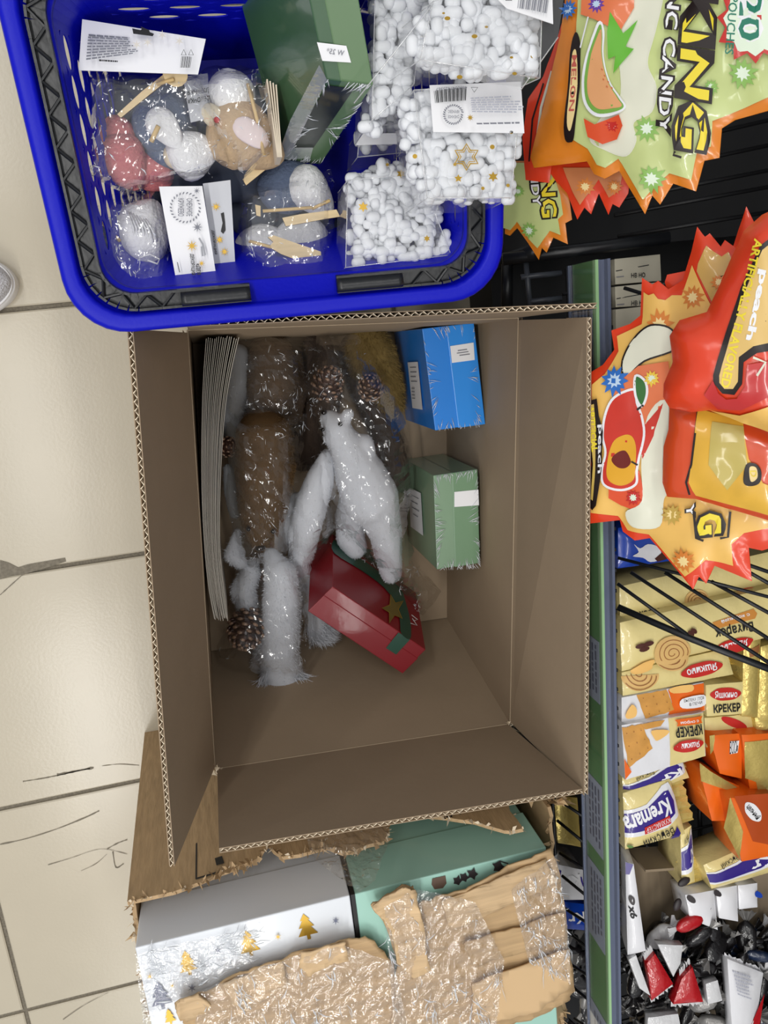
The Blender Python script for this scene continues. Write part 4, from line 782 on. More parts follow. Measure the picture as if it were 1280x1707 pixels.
sh = Sheet(top); sh.poly([(664, 1054), (683, 1066), (660, 1091), (643, 1080)], RIB, 0); sh.build('ribbon_print', r)
sh = Sheet(big); sh.poly([(v.x, v.y) for v in spl([(668, 1056, 0), (683, 1066, 0), (684, 1040, 0), (676, 1005, 0), (664, 978, 0), (620, 945, 0), (566, 906, 0), (555, 902, 0), (556, 922, 0), (600, 950, 0), (640, 980, 0), (660, 1010, 0), (666, 1035, 0)], 3)], RIB, 0)
st = star(655, 1016, 25, 5, .42, -.25); sh.poly([(655+(x-655)*.75, y) for x, y in st], mat('dull_gold_star', (132, 112, 58), .4, metal=.3), 0); sh.line([(655+(x-655)*.75, y) for x, y in st], 1.6, GOLD, True)
for g_ in ([(685, 1026), (695, 1034), (688, 1036)], [(683, 1040), (694, 1044), (686, 1032)]): sh.line(g_, 1.3, WHITE)
sh.build('ribbon_print', r)
# ---------------------------------------------------------------- row of thin card sheets standing along one wall
CARD = mat('pale_card_sheet', (214, 208, 196), .7, var=.05)
for i in range(16):
    f = i/15+rnd(-.012, .012); z1 = .215+rnd(-.006, .004)
    px = [(343+54*f, 562+rnd(-2, 3)), (339+45*f, 620), (336.5+38*f, 680), (335.5+33*f, 760), (336.5+29*f, 840), (341+25*f, 920), (348+24*f, 985), (357+22*f, 1032+rnd(-6, 5))]
    pts = [P(x, y, z1) for x, y in [(v.x, v.y) for v in spl([(x_, y_, 0) for x_, y_ in px], 3, False)]]
    m = MB(); n = len(pts); off = V((.0008, 0, 0)); dn_ = V((0, 0, .012-z1)); vs = pts+[p+off for p in pts]; vs += [p+dn_ for p in vs]
    fs = []
    for j in range(n-1): fs += [(j, j+1, n+j+1, n+j), (j, 2*n+j, 2*n+j+1, j+1), (n+j, n+j+1, 3*n+j+1, 3*n+j)]
    fs += [(0, n, 3*n, 2*n), (n-1, 3*n-1, 4*n-1, 2*n-1)]; m.add(vs, fs)
    m.build('card_sheet', CARD, label='thin pale card sheet in the row standing along the box wall', cat='card sheet', group='card sheets standing in the open box')
# ---------------------------------------------------------------- plush animals
def surf(o):
    dg = bpy.context.evaluated_depsgraph_get(); me = bpy.data.meshes.new_from_object(o.evaluated_get(dg)); old = o.data; o.modifiers.clear()
    for m_ in old.materials:
        if m_ and not me.materials: me.materials.append(m_)
    o.data = me; me.name = old.name if old.name else 'body'; bpy.data.meshes.remove(old)
    for p in me.polygons: p.use_smooth = True
    return me
def chain(m, pts):
    for (x0, y0, z0_, r0), (x1, y1, z1, r1) in zip(pts, pts[1:]):
        a_, b_ = P(x0, y0, z0_), P(x1, y1, z1); k_ = max(2, int((b_-a_).length/(min(r0, r1)*.4)))
        for i in range(k_+1): m.ell(a_.lerp(b_, i/k_), r0+(r1-r0)*i/k_, 12, 8)
    if len(pts) == 1: m.ell(P(*pts[0][:3]), pts[0][3], 12, 8)
def plush(label, chains, bm_, fm, fur, comb, seed, nf=9000, extra=None, vox=.0035, cat='plush toy'):
    fx, fy, fz, fr_ = chains[0][0]; r = thing('plush_animal', label, cat, P(fx, fy, .012)); m = MB()
    for c_ in chains: chain(m, c_)
    o = m.build('body', bm_, r); md = o.modifiers.new('remesh', 'REMESH'); md.mode = 'VOXEL'; md.voxel_size = vox; s_ = o.modifiers.new('smooth', 'SMOOTH'); s_.iterations = 6; s_.factor = .6
    me = surf(o); rng = np.random.default_rng(seed); me.calc_loop_triangles(); nt_ = len(me.loop_triangles); tri = np.zeros(nt_*3, int); me.loop_triangles.foreach_get('vertices', tri); tri = tri.reshape(-1, 3)
    co = np.zeros(len(me.vertices)*3); me.vertices.foreach_get('co', co); co = co.reshape(-1, 3); A_, B_, C_ = co[tri[:, 0]], co[tri[:, 1]], co[tri[:, 2]]; nn = np.cross(B_-A_, C_-A_); ar = np.linalg.norm(nn, axis=1); nn = nn/np.maximum(ar, 1e-12)[:, None]
    idx = rng.choice(nt_, nf, p=ar/ar.sum()); w_ = rng.dirichlet((1, 1, 1), nf); p = A_[idx]*w_[:, :1]+B_[idx]*w_[:, 1:2]+C_[idx]*w_[:, 2:]
    cb = np.array([comb(*(V(q)+BASE[r.name])) for q in p]) if callable(comb) else np.array(comb)[None, :]; L_ = fur*rng.uniform(.5, 1.2, nf)[:, None]
    if callable(comb): L_ = L_*np.array([1+3.2*float(np.linalg.norm(c_) > 1.15) for c_ in cb])[:, None]
    d = nn[idx]*.55+cb+rng.normal(0, .28, (nf, 3)); d /= np.linalg.norm(d, axis=1)[:, None]
    sd = np.cross(d, rng.normal(0, 1, (nf, 3))); sd = sd/np.linalg.norm(sd, axis=1)[:, None]*.00042; p = p-nn[idx]*.001
    vs = np.concatenate([p-sd, p+sd, p+d*L_-np.array([0, 0, .08])*L_], 0)+np.array(BASE[r.name]); fs = [(i, nf+i, 2*nf+i) for i in range(nf)]
    link('fur', [V(q) for q in vs], fs, fm, r, kind='stuff')
    return r
def bead(r, name, x, y, z, s, m=None):
    mb = MB(); mb.ell(P(x, y, z), s, 12, 8); mb.build(name, m or mat('glossy_black_bead', (10, 10, 12), .12, coat=1), r, smooth=True)
PW = mat('white_plush', (196, 199, 206), .9, spec=.1, sub=1); PWF = mat('white_fur', (206, 209, 216), .85, spec=.15); PB = mat('brown_plush', (82, 62, 39), .9, spec=.1, var=.12, vscale=40); PBF = mat('brown_fur', (94, 72, 45), .85, spec=.15, var=.15, vscale=60)
PT = mat('golden_plush', (122, 102, 60), .9, spec=.1, var=.2, vscale=50); PTF = mat('golden_fur', (136, 114, 68), .85, spec=.15)
w1 = plush('white plush polar bear with black eye, head towards the pine cones', [[(562, 714, .178, .022), (547, 697, .174, .013)], [(564, 722, .175, .022), (584, 756, .165, .029), (602, 795, .155, .040), (616, 828, .150, .045)],
    [(624, 835, .150, .038), (642, 885, .135, .027), (648, 930, .120, .022), (652, 955, .11, .018)], [(598, 830, .12, .03), (582, 862, .10, .024), (584, 895, .09, .024), (592, 912, .09, .02)], [(590, 742, .165, .015), (606, 740, .172, .016), (610, 750, .17, .015)], [(575, 700, .186, .008), (580, 690, .190, .0095)], [(548, 726, .176, .006), (545, 732, .178, .007)]],
    PW, PWF, .004, (-.1, -.9, 0), 1, 12000)
bead(w1, 'eye', 567, 707, .2005, .0034); bead(w1, 'nose', 540, 687, .187, .0042); bead(w1, 'eye', 538, 716, .192, .003)
w2 = plush('white plush animal body squeezed between the brown toy and the polar bear', [[(546, 760, .15, .012), (533, 800, .15, .022), (516, 850, .145, .026), (506, 890, .13, .025), (502, 925, .11, .02)], [(494, 830, .13, .010), (488, 880, .12, .014), (500, 940, .10, .016), (520, 1000, .07, .02), (528, 1050, .05, .018), (540, 1064, .04, .012)]], PW, PWF, .0045, (-.1, -.9, 0), 2, 9000)
w3 = plush('white plush animal with long fluffy tail beside the big pine cone', [[(452, 925, .13, .012), (468, 960, .14, .026), (470, 1000, .14, .030), (468, 1050, .125, .031), (464, 1090, .11, .033), (470, 1126, .10, .036), (474, 1142, .095, .037)], [(396, 885, .13, .006), (388, 925, .135, .014), (402, 938, .13, .011)], [(418, 950, .11, .016), (405, 985, .11, .020), (412, 1010, .10, .018)], [(452, 1060, .09, .022), (438, 1120, .07, .024), (440, 1150, .06, .022)]],
    PW, PWF, .006, lambda x, y, z: (.10, -.55, .0) if y > P(470, 1128, .1).y else (.75, -1.0, .1), 3, 15000)
def tuft(r, poly, z, d0, n, L_, seed, m, name='tail_fur'):
    rg_ = random.Random(seed); vs, fs = [], []; xs = [q[0] for q in poly]; ys = [q[1] for q in poly]; ds = 0
    while ds < n:
        x, y = rg_.uniform(min(xs), max(xs)), rg_.uniform(min(ys), max(ys)); cx_, cy_ = sum(xs)/len(xs), sum(ys)/len(ys)
        if ((x-cx_)/(max(xs)-min(xs))*2)**2+((y-cy_)/(max(ys)-min(ys))*2)**2 > 1: continue
        p = P(x, y, z+rg_.uniform(-.02, .022)); d = V(d0)+V(((x-cx_)/60, 0, 0))+V((rg_.gauss(0, .28), rg_.gauss(0, .28), rg_.gauss(0, .25))); d.normalize(); l_ = L_*rg_.uniform(.5, 1.2); sd = d.cross(V((rg_.gauss(0, 1), rg_.gauss(0, 1), rg_.gauss(0, 1)))).normalized()*.0004
        k_ = len(vs); q = p+d*l_*.55; e = p+d*l_-V((0, 0, .25*l_)); vs += [p-sd, p+sd, q+sd*.8, q-sd*.8, e]; fs += [(k_, k_+1, k_+2, k_+3), (k_+3, k_+2, k_+4)]; ds += 1
    link(name, vs, fs, m, r, kind='stuff')
tuft(w3, [(432, 1112), (514, 1112), (518, 1176), (428, 1176)], .108, (.30, -.8, .12), 8000, .024, 5, PWF)
tuft(w2, [(516, 1035), (556, 1035), (556, 1072), (516, 1072)], .05, (.6, -.5, .05), 1500, .018, 6, PWF)
b1 = plush('brown plush animal lying head down in cellophane, dark nose showing', [[(440, 728, .145, .042), (442, 780, .15, .045), (438, 840, .15, .038), (433, 878, .15, .026), (433, 902, .148, .015)], [(412, 862, .165, .006), (404, 858, .165, .006)], [(456, 862, .165, .006), (463, 860, .163, .006)]], PB, PBF, .006, (.05, -.8, 0), 4, 11000)
bead(b1, 'eye', 414, 882, .174, .0036); bead(b1, 'eye', 455, 886, .174, .0036)
mb = MB(); mb.ell(P(434, 914, .163), (.008, .0042, .004), 12, 8); mb.build('nose', mat('glossy_black_bead', (10, 10, 12)), b1, smooth=True)
b2 = plush('darker brown plush animal at the far end, behind the head-down brown one', [[(452, 590, .09, .034), (454, 640, .10, .040), (446, 690, .10, .032)], [(486, 600, .07, .018), (490, 650, .07, .02), (484, 690, .08, .018)], [(420, 610, .07, .02), (415, 660, .07, .022)]], mat('dark_brown_plush', (74, 56, 36), .9, var=.15), mat('dark_brown_fur', (84, 64, 42), .85), .006, (.05, -.7, 0), 5, 9000)
t1 = plush('golden brown plush toy wedged between pine cone and blue gift box', [[(612, 556, .07, .026), (626, 590, .08, .03), (640, 632, .07, .028), (652, 672, .05, .022)], [(596, 580, .06, .02), (600, 610, .06, .018)]], PT, PTF, .010, (.1, -.6, 0), 6, 9000)
# grey felt bundle beside the brown toys
g1 = plush('pale grey plush piece between the card sheets and brown toys', [[(398, 590, .08, .016), (396, 640, .09, .020), (386, 690, .10, .018), (384, 720, .09, .012)], [(380, 780, .11, .008), (386, 820, .11, .012), (392, 855, .11, .01)]], mat('grey_plush', (150, 152, 156), .9), mat('grey_fur', (164, 166, 170), .85), .0036, (0, -.6, 0), 7, 4000)
d1 = plush('dark brown plush filler added to darken gaps underneath the polar bear and pine cones', [[(530, 580, .04, .026), (540, 640, .045, .032), (530, 700, .045, .032), (505, 760, .04, .026)], [(590, 580, .035, .024), (610, 650, .035, .026), (650, 740, .03, .024), (668, 800, .03, .022)]], mat('umber_gap_filler', (64, 50, 40), .9, var=.2), mat('umber_gap_fur', (72, 56, 44), .85), .007, (.05, -.6, 0), 8, 7000)  # added filler, dark so the gaps between the toys read as shade
# pine cones
CONE = mat('pine_cone_brown', (70, 46, 36), .45, coat=.4, var=.25, vscale=80); CONET = mat('pine_cone_tip', (146, 116, 94), .35, coat=.5, var=.2, vscale=120)
def cone(label, x, y, z, rad, axis, k_=64, el=1.15):
    c_ = P(x, y, z); r = thing('pine_cone', label, 'pine cone', c_-V((0, 0, rad)), 'pine cones in the open box'); ax = V(axis).normalized(); q = ax.to_track_quat('Z', 'Y')
    m = MB(); m.ell(c_, (rad*.72, rad*.72, rad*el*.84), 14, 10, q.to_matrix()); m.build('core', CONE, r, smooth=True); m = MB()
    for i in range(k_):
        t = (i+.5)/k_; zz = 1-2*t; rr_ = math.sqrt(max(0, 1-zz*zz)); an = i*2.39996
        d = V((rr_*math.cos(an), rr_*math.sin(an), zz)); p = c_+q @ V((d.x*rad*.80, d.y*rad*.80, d.z*rad*el*.86)); n = (q @ d).normalized(); up = (ax-n*ax.dot(n)); up = up.normalized() if up.length > .01 else n.orthogonal(); sd = n.cross(up)
        w_, h_ = rad*.27*(.55+.5*rr_), rad*.24; out = (n*.8+up*.5).normalized(); th = sd.cross(out).normalized(); ro = Matrix((sd, out, th)).transposed()
        m.c = 0; m.ell(p, (w_, h_, rad*.075), 8, 5, ro); m.c = 1; m.ell(p+out*h_*.62+th*rad*.02, (w_*.62, h_*.42, rad*.085), 7, 4, ro)
    m.build('cone_scales', [CONE, CONET], r, kind='stuff', smooth=True); return r
cone('reddish pine cone with open scales above the polar bear snout', 546, 640, .155, .024, (.3, .8, .5), 52)
cone('brown pine cone behind the polar bear, next to the golden toy', 618, 646, .12, .021, (-.2, .5, .8), 64)
cone('large speckled pine cone beside the white fluffy tail', 411, 1048, .125, .031, (-.35, -.5, .75), 70)
cone('small pine cone tucked between the card sheets and brown toy', 381, 745, .13, .016, (.2, .2, .9), 44)
# cellophane bags around the toys
def cello(par, pts, ze, zp, seed, fall=34, amp=.006, step=8, m=FILM, name='cellophane_bag', nc=0):
    ds = edist(pts); vs, fs = cutgrid(pts, step); o = []
    for x, y in vs:
        e = min(1, ds(x, y)/fall); z = ze+(zp-ze)*(1-(1-e)**2); q = P(x, y, z)
        rid = abs(nz(q.x, q.y, seed, 34))*amp*2+abs(nz(q.x*.8+q.y*.5, q.y*.5-q.x*.4, seed+2, 75))*amp*1.2; q.z += rid; q.x += nz(q.x, q.y, seed+8, 60)*.004; q.y += nz(q.x, q.y, seed+12, 60)*.004; o.append(q)
    mb = MB(); mb.add(o, fs); f_ = mb.build(name, m, par, smooth=False)
    def on(x, y): e = min(1, ds(x, y)/fall); q = P(x, y, ze+(zp-ze)*(1-(1-e)**2)); q.z += abs(nz(q.x, q.y, seed, 34))*amp*2; return q
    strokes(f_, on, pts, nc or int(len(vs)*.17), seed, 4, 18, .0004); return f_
cello(b2, [(378, 560), (440, 556), (522, 562), (518, 640), (500, 700), (470, 712), (400, 715), (372, 700)], .09, .16, 11)
cello(b1, [(376, 700), (440, 690), (512, 690), (500, 760), (492, 850), (475, 925), (430, 945), (395, 935), (380, 850)], .12, .205, 12)
cello(w1, [(528, 556), (600, 558), (652, 640), (682, 720), (690, 800), (676, 880), (702, 950), (736, 985), (700, 1030), (650, 965), (600, 925), (556, 880), (530, 790), (518, 690), (505, 640)], .09, .205, 13, nc=190)
cello(w2, [(478, 830), (500, 770), (545, 742), (556, 800), (560, 880), (525, 950), (500, 1000), (470, 960)], .09, .185, 14, nc=40)
cello(w3, [(398, 930), (440, 915), (485, 918), (520, 985), (522, 1080), (515, 1140), (470, 1135), (420, 1125), (365, 1100), (362, 1075), (380, 1030), (385, 980)], .08, .178, 15, nc=90)
# ---------------------------------------------------------------- ornaments in the basket
def tpl(pts, z): return [P(x, y, z) for x, y in pts]
FELTP = mat('pink_felt', (190, 112, 114), .95, spec=.1, bump=.5, bscale=300); FELTG = mat('slate_felt', (96, 108, 132), .95, spec=.1, bump=.5, bscale=300); FELTW = mat('white_felt', (226, 226, 228), .95, spec=.1, bump=.5, bscale=300); FELTT = mat('tan_felt', (188, 162, 130), .95, spec=.1, bump=.4, bscale=250); FELTC = mat('cream_felt', (218, 206, 180), .95, spec=.1); LIL = mat('lilac_felt', (176, 176, 206), .95, spec=.1, bump=.4, bscale=250)
WOOD = mat('pale_ply', (214, 190, 146), .6, var=.08, vscale=40, stretch=(1, 8, 1)); WOODE = mat('burnt_ply_edge', (70, 44, 26), .7); STRAW = mat('wood_stick', (206, 176, 122), .6)
def felt(r, name, x, y, z, rad, m, sq=.8, el=1.25, ang=0, drop=False):
    """a felt figure body, rounded and narrowing to one end"""
    c_ = P(x, y, z); a_ = V((math.cos(ang), math.sin(ang), 0)); b_ = V((-math.sin(ang), math.cos(ang), 0)); mb = MB()
    def fn(u, v):
        t = 2*math.pi*u; p = math.pi*(v-.5); k_ = math.sin(p); w_ = math.cos(p)*(1-.38*k_ if drop else 1); q = c_+a_*(k_*rad*el)+b_*(math.cos(t)*w_*rad)+V((0, 0, math.sin(t)*w_*rad*sq)); return q+V((1, 1, 1))*nz(q.x, q.y, q.z, 60)*.0012
    mb.grid(fn, 16, 12, True); return mb.build(name, m, r, smooth=True)
def stick(r, x0, y0, x1, y1, z, rad=.0016, m=STRAW): m_ = MB(); m_.tube([P(x0, y0, z), P(x1, y1, z+.006)], rad, 7); m_.build('stick', m, r, smooth=True)
def board_(r, pts, z, name='wood_ski', t=.003, tilt=0):
    m_ = MB(); q = [P(x, y, z+tilt*i) for i, (x, y) in enumerate(pts)]; n = len(q); m_.add([p+V((0, 0, t)) for p in q], [tuple(range(n))]); m_.c = 1; m_.add(q+[p+V((0, 0, t)) for p in q], [(i, (i+1) % n, n+(i+1) % n, n+i) for i in range(n)]+[tuple(range(n))[::-1]]); m_.build(name, [WOOD, WOODE], r)
def button(r, x, y, z, rad=.006):
    m_ = MB(); m_.tube([P(x, y, z), P(x, y, z+.003)], rad, 16); m_.build('wood_button', WOOD, r, smooth=False)
FILM3 = film('hazy_cellophane', haze=.06, refl=.05)
def bagfilm(r, pts, ze, zp, seed, m=FILM3, fall=26, step=7): return cello(r, pts, ze, zp, seed, fall, .0045, step, m, 'clear_bag')
def header(r, quad, z, n=(0, 0, 1), m=WHITE, name='header_card'):
    pl = Pl(P(sum(q[0] for q in quad)/4, sum(q[1] for q in quad)/4, z), n); o = [pl.at(*q) for q in quad]; mb = MB(); mb.prism(o, pl.n*-.0006); c_ = mb.build(name, m, r); s_ = Sheet(pl); s_.par = c_; return s_
def textblock(sh, quad, rows, m=GREYINK, fill=.8, seed=0):
    random.seed(seed); a, b, c, d = quad; f = lambda u, v: (a[0]*(1-u)*(1-v)+b[0]*u*(1-v)+c[0]*u*v+d[0]*(1-u)*v, a[1]*(1-u)*(1-v)+b[1]*u*(1-v)+c[1]*u*v+d[1]*(1-u)*v)
    for i in range(rows):
        u = 0; e = rnd(.7, 1)
        while u < e: w_ = rnd(.05, .14); v0 = (i+.25)/rows; v1 = (i+.75)/rows; sh.poly([f(u, v0), f(min(e, u+w_), v0), f(min(e, u+w_), v1), f(u, v1)], m, 0); u += w_+.02
def bars(sh, quad, k_, m=INK):
    a, b, c, d = quad; f = lambda u, v: (a[0]*(1-u)*(1-v)+b[0]*u*(1-v)+c[0]*u*v+d[0]*(1-u)*v, a[1]*(1-u)*(1-v)+b[1]*u*(1-v)+c[1]*u*v+d[1]*(1-u)*v)
    for i in range(k_): u = i/k_; w_ = (.25+.5*((i*7) % 3)/2)/k_; sh.poly([f(u, 0), f(u+w_, 0), f(u+w_, 1), f(u, 1)], m, 0)
def logo(sh, x, y, r_, ang, m=GREYINK, inv=False):
    for i in range(26): t = 2*math.pi*i/26; sh.poly(circ(x+r_*math.cos(t), y+r_*math.sin(t), 2.6, 6, 1.2, t+.6), m, 0)
    if ang == 'v':
        sh.text('СНЕЖНОЕ', (x+2, y-r_*.62), (x+2, y+r_*.62), (x+r_*.5, y-r_*.62), m, .02); sh.text('КРУЖЕВО', (x-r_*.5, y-r_*.62), (x-r_*.5, y+r_*.62), (x-2, y-r_*.62), m, .02)
    else:
        k_ = -1 if inv else 1
        for t_, o_ in (('СНЕЖНОЕ', -1), ('КРУЖЕВО', 1)): sh.text(t_, (x-k_*r_*.62, y+k_*(o_*r_*.28+r_*.18)), (x+k_*r_*.62, y+k_*(o_*r_*.28+r_*.18)), (x-k_*r_*.62, y+k_*(o_*r_*.28-r_*.18)), m, .02)
og = 'bagged felt ornaments in the basket'
# bag A
zA = .475; DKF = mat('dark_slate_felt', (70, 76, 90), .95, spec=.1)
r = thing('ornament_bag', 'clear bag of pink and slate felt ornaments under a white back-printed header card', 'ornament', P(240, 210, zA-.03), og)
felt(r, 'felt_figure', 196, 228, zA, .017, FELTP, .8, 1.1, 1.2); felt(r, 'felt_figure', 206, 272, zA+.004, .022, FELTP, .8, 1.15, -1.2, True); felt(r, 'felt_figure', 252, 285, zA-.01, .018, FELTP, .7, 1.2, -.4)
felt(r, 'felt_figure', 215, 185, zA-.03, .03, DKF, .6, 1.3, .3); felt(r, 'felt_figure', 320, 195, zA-.03, .03, DKF, .6, 1.2, 1.3); felt(r, 'felt_figure', 300, 300, zA-.035, .026, DKF, .6, 1.3, 0); felt(r, 'felt_figure', 270, 200, zA+.002, .026, FELTG, .8, 1.2, 1.0); felt(r, 'felt_figure', 278, 245, zA-.004, .02, FELTG, .7, 1.1, -.6); felt(r, 'felt_wing', 276, 215, zA+.026, .013, FELTW, .4, 1.5, -1.0, True); stick(r, 252, 236, 264, 210, zA+.034, .0022)
felt(r, 'felt_head', 298, 260, zA+.008, .014, FELTC, .9, 1, 0); felt(r, 'knit_hat', 322, 256, zA+.010, .021, FELTW, .8, 1.15, .3, True)
m_ = MB(); m_.ell(P(294, 257, zA+.021), .0024, 8, 6); m_.build('cheek', mat('red_cheek', (206, 52, 52), .6), r); m_ = MB(); m_.ell(P(296, 268, zA+.020), .0012, 8, 6); m_.build('eye', INK, r)
board_(r, [(196, 192), (236, 155), (278, 122), (288, 124), (284, 132), (244, 164), (202, 198)], zA+.045, 'wood_ski'); button(r, 292, 122, zA+.05, .0105); board_(r, [(150, 293), (215, 298), (216, 306), (152, 303)], zA-.005)
stick(r, 262, 140, 290, 132, zA+.048)
sh = header(r, [(137, 32), (343, 65), (330, 124), (131, 117)], .535, (0, .1, 1))
textblock(sh, [(148, 56), (240, 66), (236, 96), (146, 108)], 9, GREYINK, seed=1); sh.poly([(222, 55), (236, 58), (238, 56), (258, 64), (256, 68), (224, 64)], INK, 0); sh.poly([(236, 52), (250, 58), (252, 64), (240, 62)], INK, 0)
for x in (307, 319): sh.line([(x-4, 99), (x, 90), (x+4, 99)], 1.2, INK, True)
bars(sh, [(303, 101), (321, 103), (318, 121), (301, 120)], 14); textblock(sh, [(168, 106), (200, 109), (199, 114), (168, 112)], 1, INK, seed=2)
for x, y in ((272, 68), (248, 80), (230, 84), (300, 78)): sh.poly(star(x, y, 8, 6, .3), mat('faint_print', (214, 208, 198), .5), 0)
sh.build('card_print', r); bagfilm(r, [(136, 112), (200, 112), (335, 120), (352, 150), (392, 285), (330, 300), (205, 326), (135, 302), (140, 200)], zA-.02, zA+.055, 21)
# bag B
zB = .48
r = thing('ornament_bag', 'clear bag with tan felt ornament and white pompom, next to the green gift box', 'ornament', P(400, 225, zB-.03), og)
felt(r, 'felt_figure', 395, 280, zB-.04, .03, DKF, .6, 1.2, .6); felt(r, 'felt_figure', 440, 200, zB-.04, .028, DKF, .6, 1.2, 1.2); felt(r, 'felt_figure', 412, 232, zB+.008, .030, FELTT, .8, 1.25, -.6, True); felt(r, 'felt_patch', 418, 222, zB+.032, .011, mat('pale_pink_felt', (222, 206, 206), .9), .3, 1.6, -.6); felt(r, 'pompom', 386, 158, zB+.01, .022, FELTW, .9, 1.0, 0); felt(r, 'felt_head', 358, 195, zB+.02, .010, FELTC, .8, 1.3, -.7)
m_ = MB(); m_.ell(P(361, 200, zB+.031), .0028, 8, 6); m_.build('cheek', mat('red_cheek', (206, 52, 52)), r); stick(r, 413, 140, 430, 205, zB+.03); stick(r, 418, 150, 440, 260, zB+.028); board_(r, [(404, 300), (455, 258), (462, 268), (410, 310)], zB+.005)
for i in range(4): m_ = MB(); m_.box(P(444+5*i, 132+3*i, zB+.05), P(462+2*i, 262, zB+.05)-P(444+5*i, 132+3*i, zB+.05), (.0012, 0, 0), (0, 0, -.03)); m_.build('folded_card', mat('cream_fold', (214, 200, 178), .6), r)
sh = header(r, [(305, 128), (346, 122), (352, 196), (318, 204)], zB+.02, (.3, .2, 1), mat('grey_white_card', (196, 198, 204), .5)); sh.text('ДЕВОЧКА', (350, 158), (312, 164), (350, 168), INK, .02); sh.text('ЁЛОЧНАЯ', (350, 146), (312, 152), (350, 156), INK, .02); sh.build('card_print', r)
bagfilm(r, [(310, 125), (370, 112), (440, 112), (470, 180), (455, 262), (405, 312), (380, 270), (340, 205)], zB-.01, zB+.058, 22)
# bag C
zC = .455
r = thing('ornament_bag', 'clear bag with white knit hat figure and printed header card, near the basket corner', 'ornament', P(220, 410, zC-.03), og)
felt(r, 'knit_hat', 236, 382, zC+.006, .028, FELTW, .8, 1.1, .9, True); felt(r, 'felt_figure', 210, 455, zC-.03, .030, DKF, .6, 1.4, 0); felt(r, 'felt_figure', 186, 432, zC-.006, .030, FELTG, .8, 1.3, -.3); felt(r, 'felt_figure', 244, 440, zC, .016, FELTW, .7, 1.3, -1.0); felt(r, 'felt_figure', 262, 452, zC-.006, .018, FELTG, .6, 1.2, .3)
for k_ in range(7): m_ = MB(); m_.tube([P(212+5*k_, 352+2*k_, zC+.024), P(222+5*k_, 380, zC+.032), P(226+6*k_, 414-2*k_, zC+.024)], .0009, 5); m_.build('knit_rib', FELTW, r, smooth=True)
button(r, 134, 345, zC+.03, .0085); button(r, 150, 352, zC+.028, .005); stick(r, 142, 352, 172, 392, zC+.028); stick(r, 158, 358, 200, 402, zC+.028); stick(r, 246, 462, 268, 480, zC+.02, .0022); stick(r, 268, 478, 292, 494, zC+.018, .0016); board_(r, [(150, 398), (160, 392), (166, 420), (158, 446), (148, 412)], zC+.012)
m_ = MB(); m_.tube([P(x, y, zC+.03) for x, y in ((232, 430), (250, 424), (266, 432), (262, 440), (246, 434))], .0009, 5); m_.build('loop_thread', FELTW, r, smooth=True)
sh = header(r, [(265, 311), (337, 310), (366, 495), (299, 497)], zC+.045, (0, 0, 1)); logo(sh, 309, 347, 24, 'v')
sh.text('ДЕКОРАЦИЯ ЁЛОЧНАЯ', (316, 424), (321, 488), (325, 424), INK, .03); sh.text('«ДЕВОЧКА»', (331, 436), (333, 470), (336, 436), INK, .03) if 0 else sh.text('«ДЕВОЧКА»', (326, 440), (329, 484), (334, 440), INK, .03); sh.text('подвесная', (308, 466), (309, 488), (313, 466), GREYINK, 0)
for x, y, s_, m2 in ((329, 380, 9, GREYINK), (320, 411, 10, GOLD), (347, 468, 7, GREYINK), (336, 440, 6, GOLD), (352, 470, 6, GOLD), (340, 482, 6, GREYINK), (328, 320, 6, GREYINK)): sh.poly(star(x, y, s_, 8, .3), m2, 0)
sh.line([(332, 398), (338, 408), (342, 426), (338, 428), (336, 412)], 3, mat('mid_grey_print', (150, 152, 158), .5)); sh.line([(296, 438), (300, 455)], 1.2, INK); sh.build('card_print', r)
sh = header(r, [(338, 306), (384, 300), (392, 440), (358, 452)], zC+.03, (0, 0, 1), mat('grey_white_card', (196, 198, 204), .5)); sh.poly([(368, 356), (373, 354), (375, 370), (376, 384), (372, 390), (368, 386), (371, 372)], INK, 0); sh.text('ДЕКОРАЦИЯ', (352, 384), (357, 424), (357, 384), INK, .02)
for x, y in ((360, 345), (366, 400), (374, 420)): sh.poly(star(x, y, 8, 8, .3), GOLD, 0)
sh.build('card_print', r); bagfilm(r, [(128, 328), (200, 325), (266, 312), (300, 495), (230, 490), (172, 486), (148, 440)], zC-.02, zC+.042, 23)
# bag D
zD = .45
r = thing('ornament_bag', 'clear bag with cream wooden skis over lilac felt, in front of the snowflake boxes', 'ornament', P(480, 400, zD-.03), og)
felt(r, 'felt_figure', 530, 400, zD-.03, .028, DKF, .6, 1.3, 1.5); felt(r, 'felt_figure', 440, 360, zD-.03, .028, DKF, .6, 1.3, 0); felt(r, 'felt_figure', 480, 312, zD, .026, FELTG, .7, 1.2, .2); felt(r, 'felt_figure', 520, 322, zD+.010, .020, FELTW, .7, 1.4, -.9, True); felt(r, 'felt_figure', 478, 458, zD-.004, .030, LIL, .7, 1.2, .1); felt(r, 'felt_figure', 440, 420, zD-.010, .028, FELTW, .6, 1.1, 0); felt(r, 'felt_figure', 500, 405, zD-.006, .026, FELTW, .6, 1.2, .5)
board_(r, [(446, 396), (456, 393), (470, 398), (534, 420), (535, 446), (500, 436), (468, 424), (448, 412), (455, 404)], zD+.038); board_(r, [(470, 364), (500, 358), (560, 350), (566, 362), (540, 366), (476, 378)], zD+.034); board_(r, [(425, 342), (434, 344), (434, 362), (427, 360)], zD+.03)
stick(r, 438, 352, 520, 346, zD+.032); stick(r, 415, 402, 452, 412, zD+.034); stick(r, 520, 348, 550, 334, zD+.034); button(r, 548, 459, zD+.02, .0085)
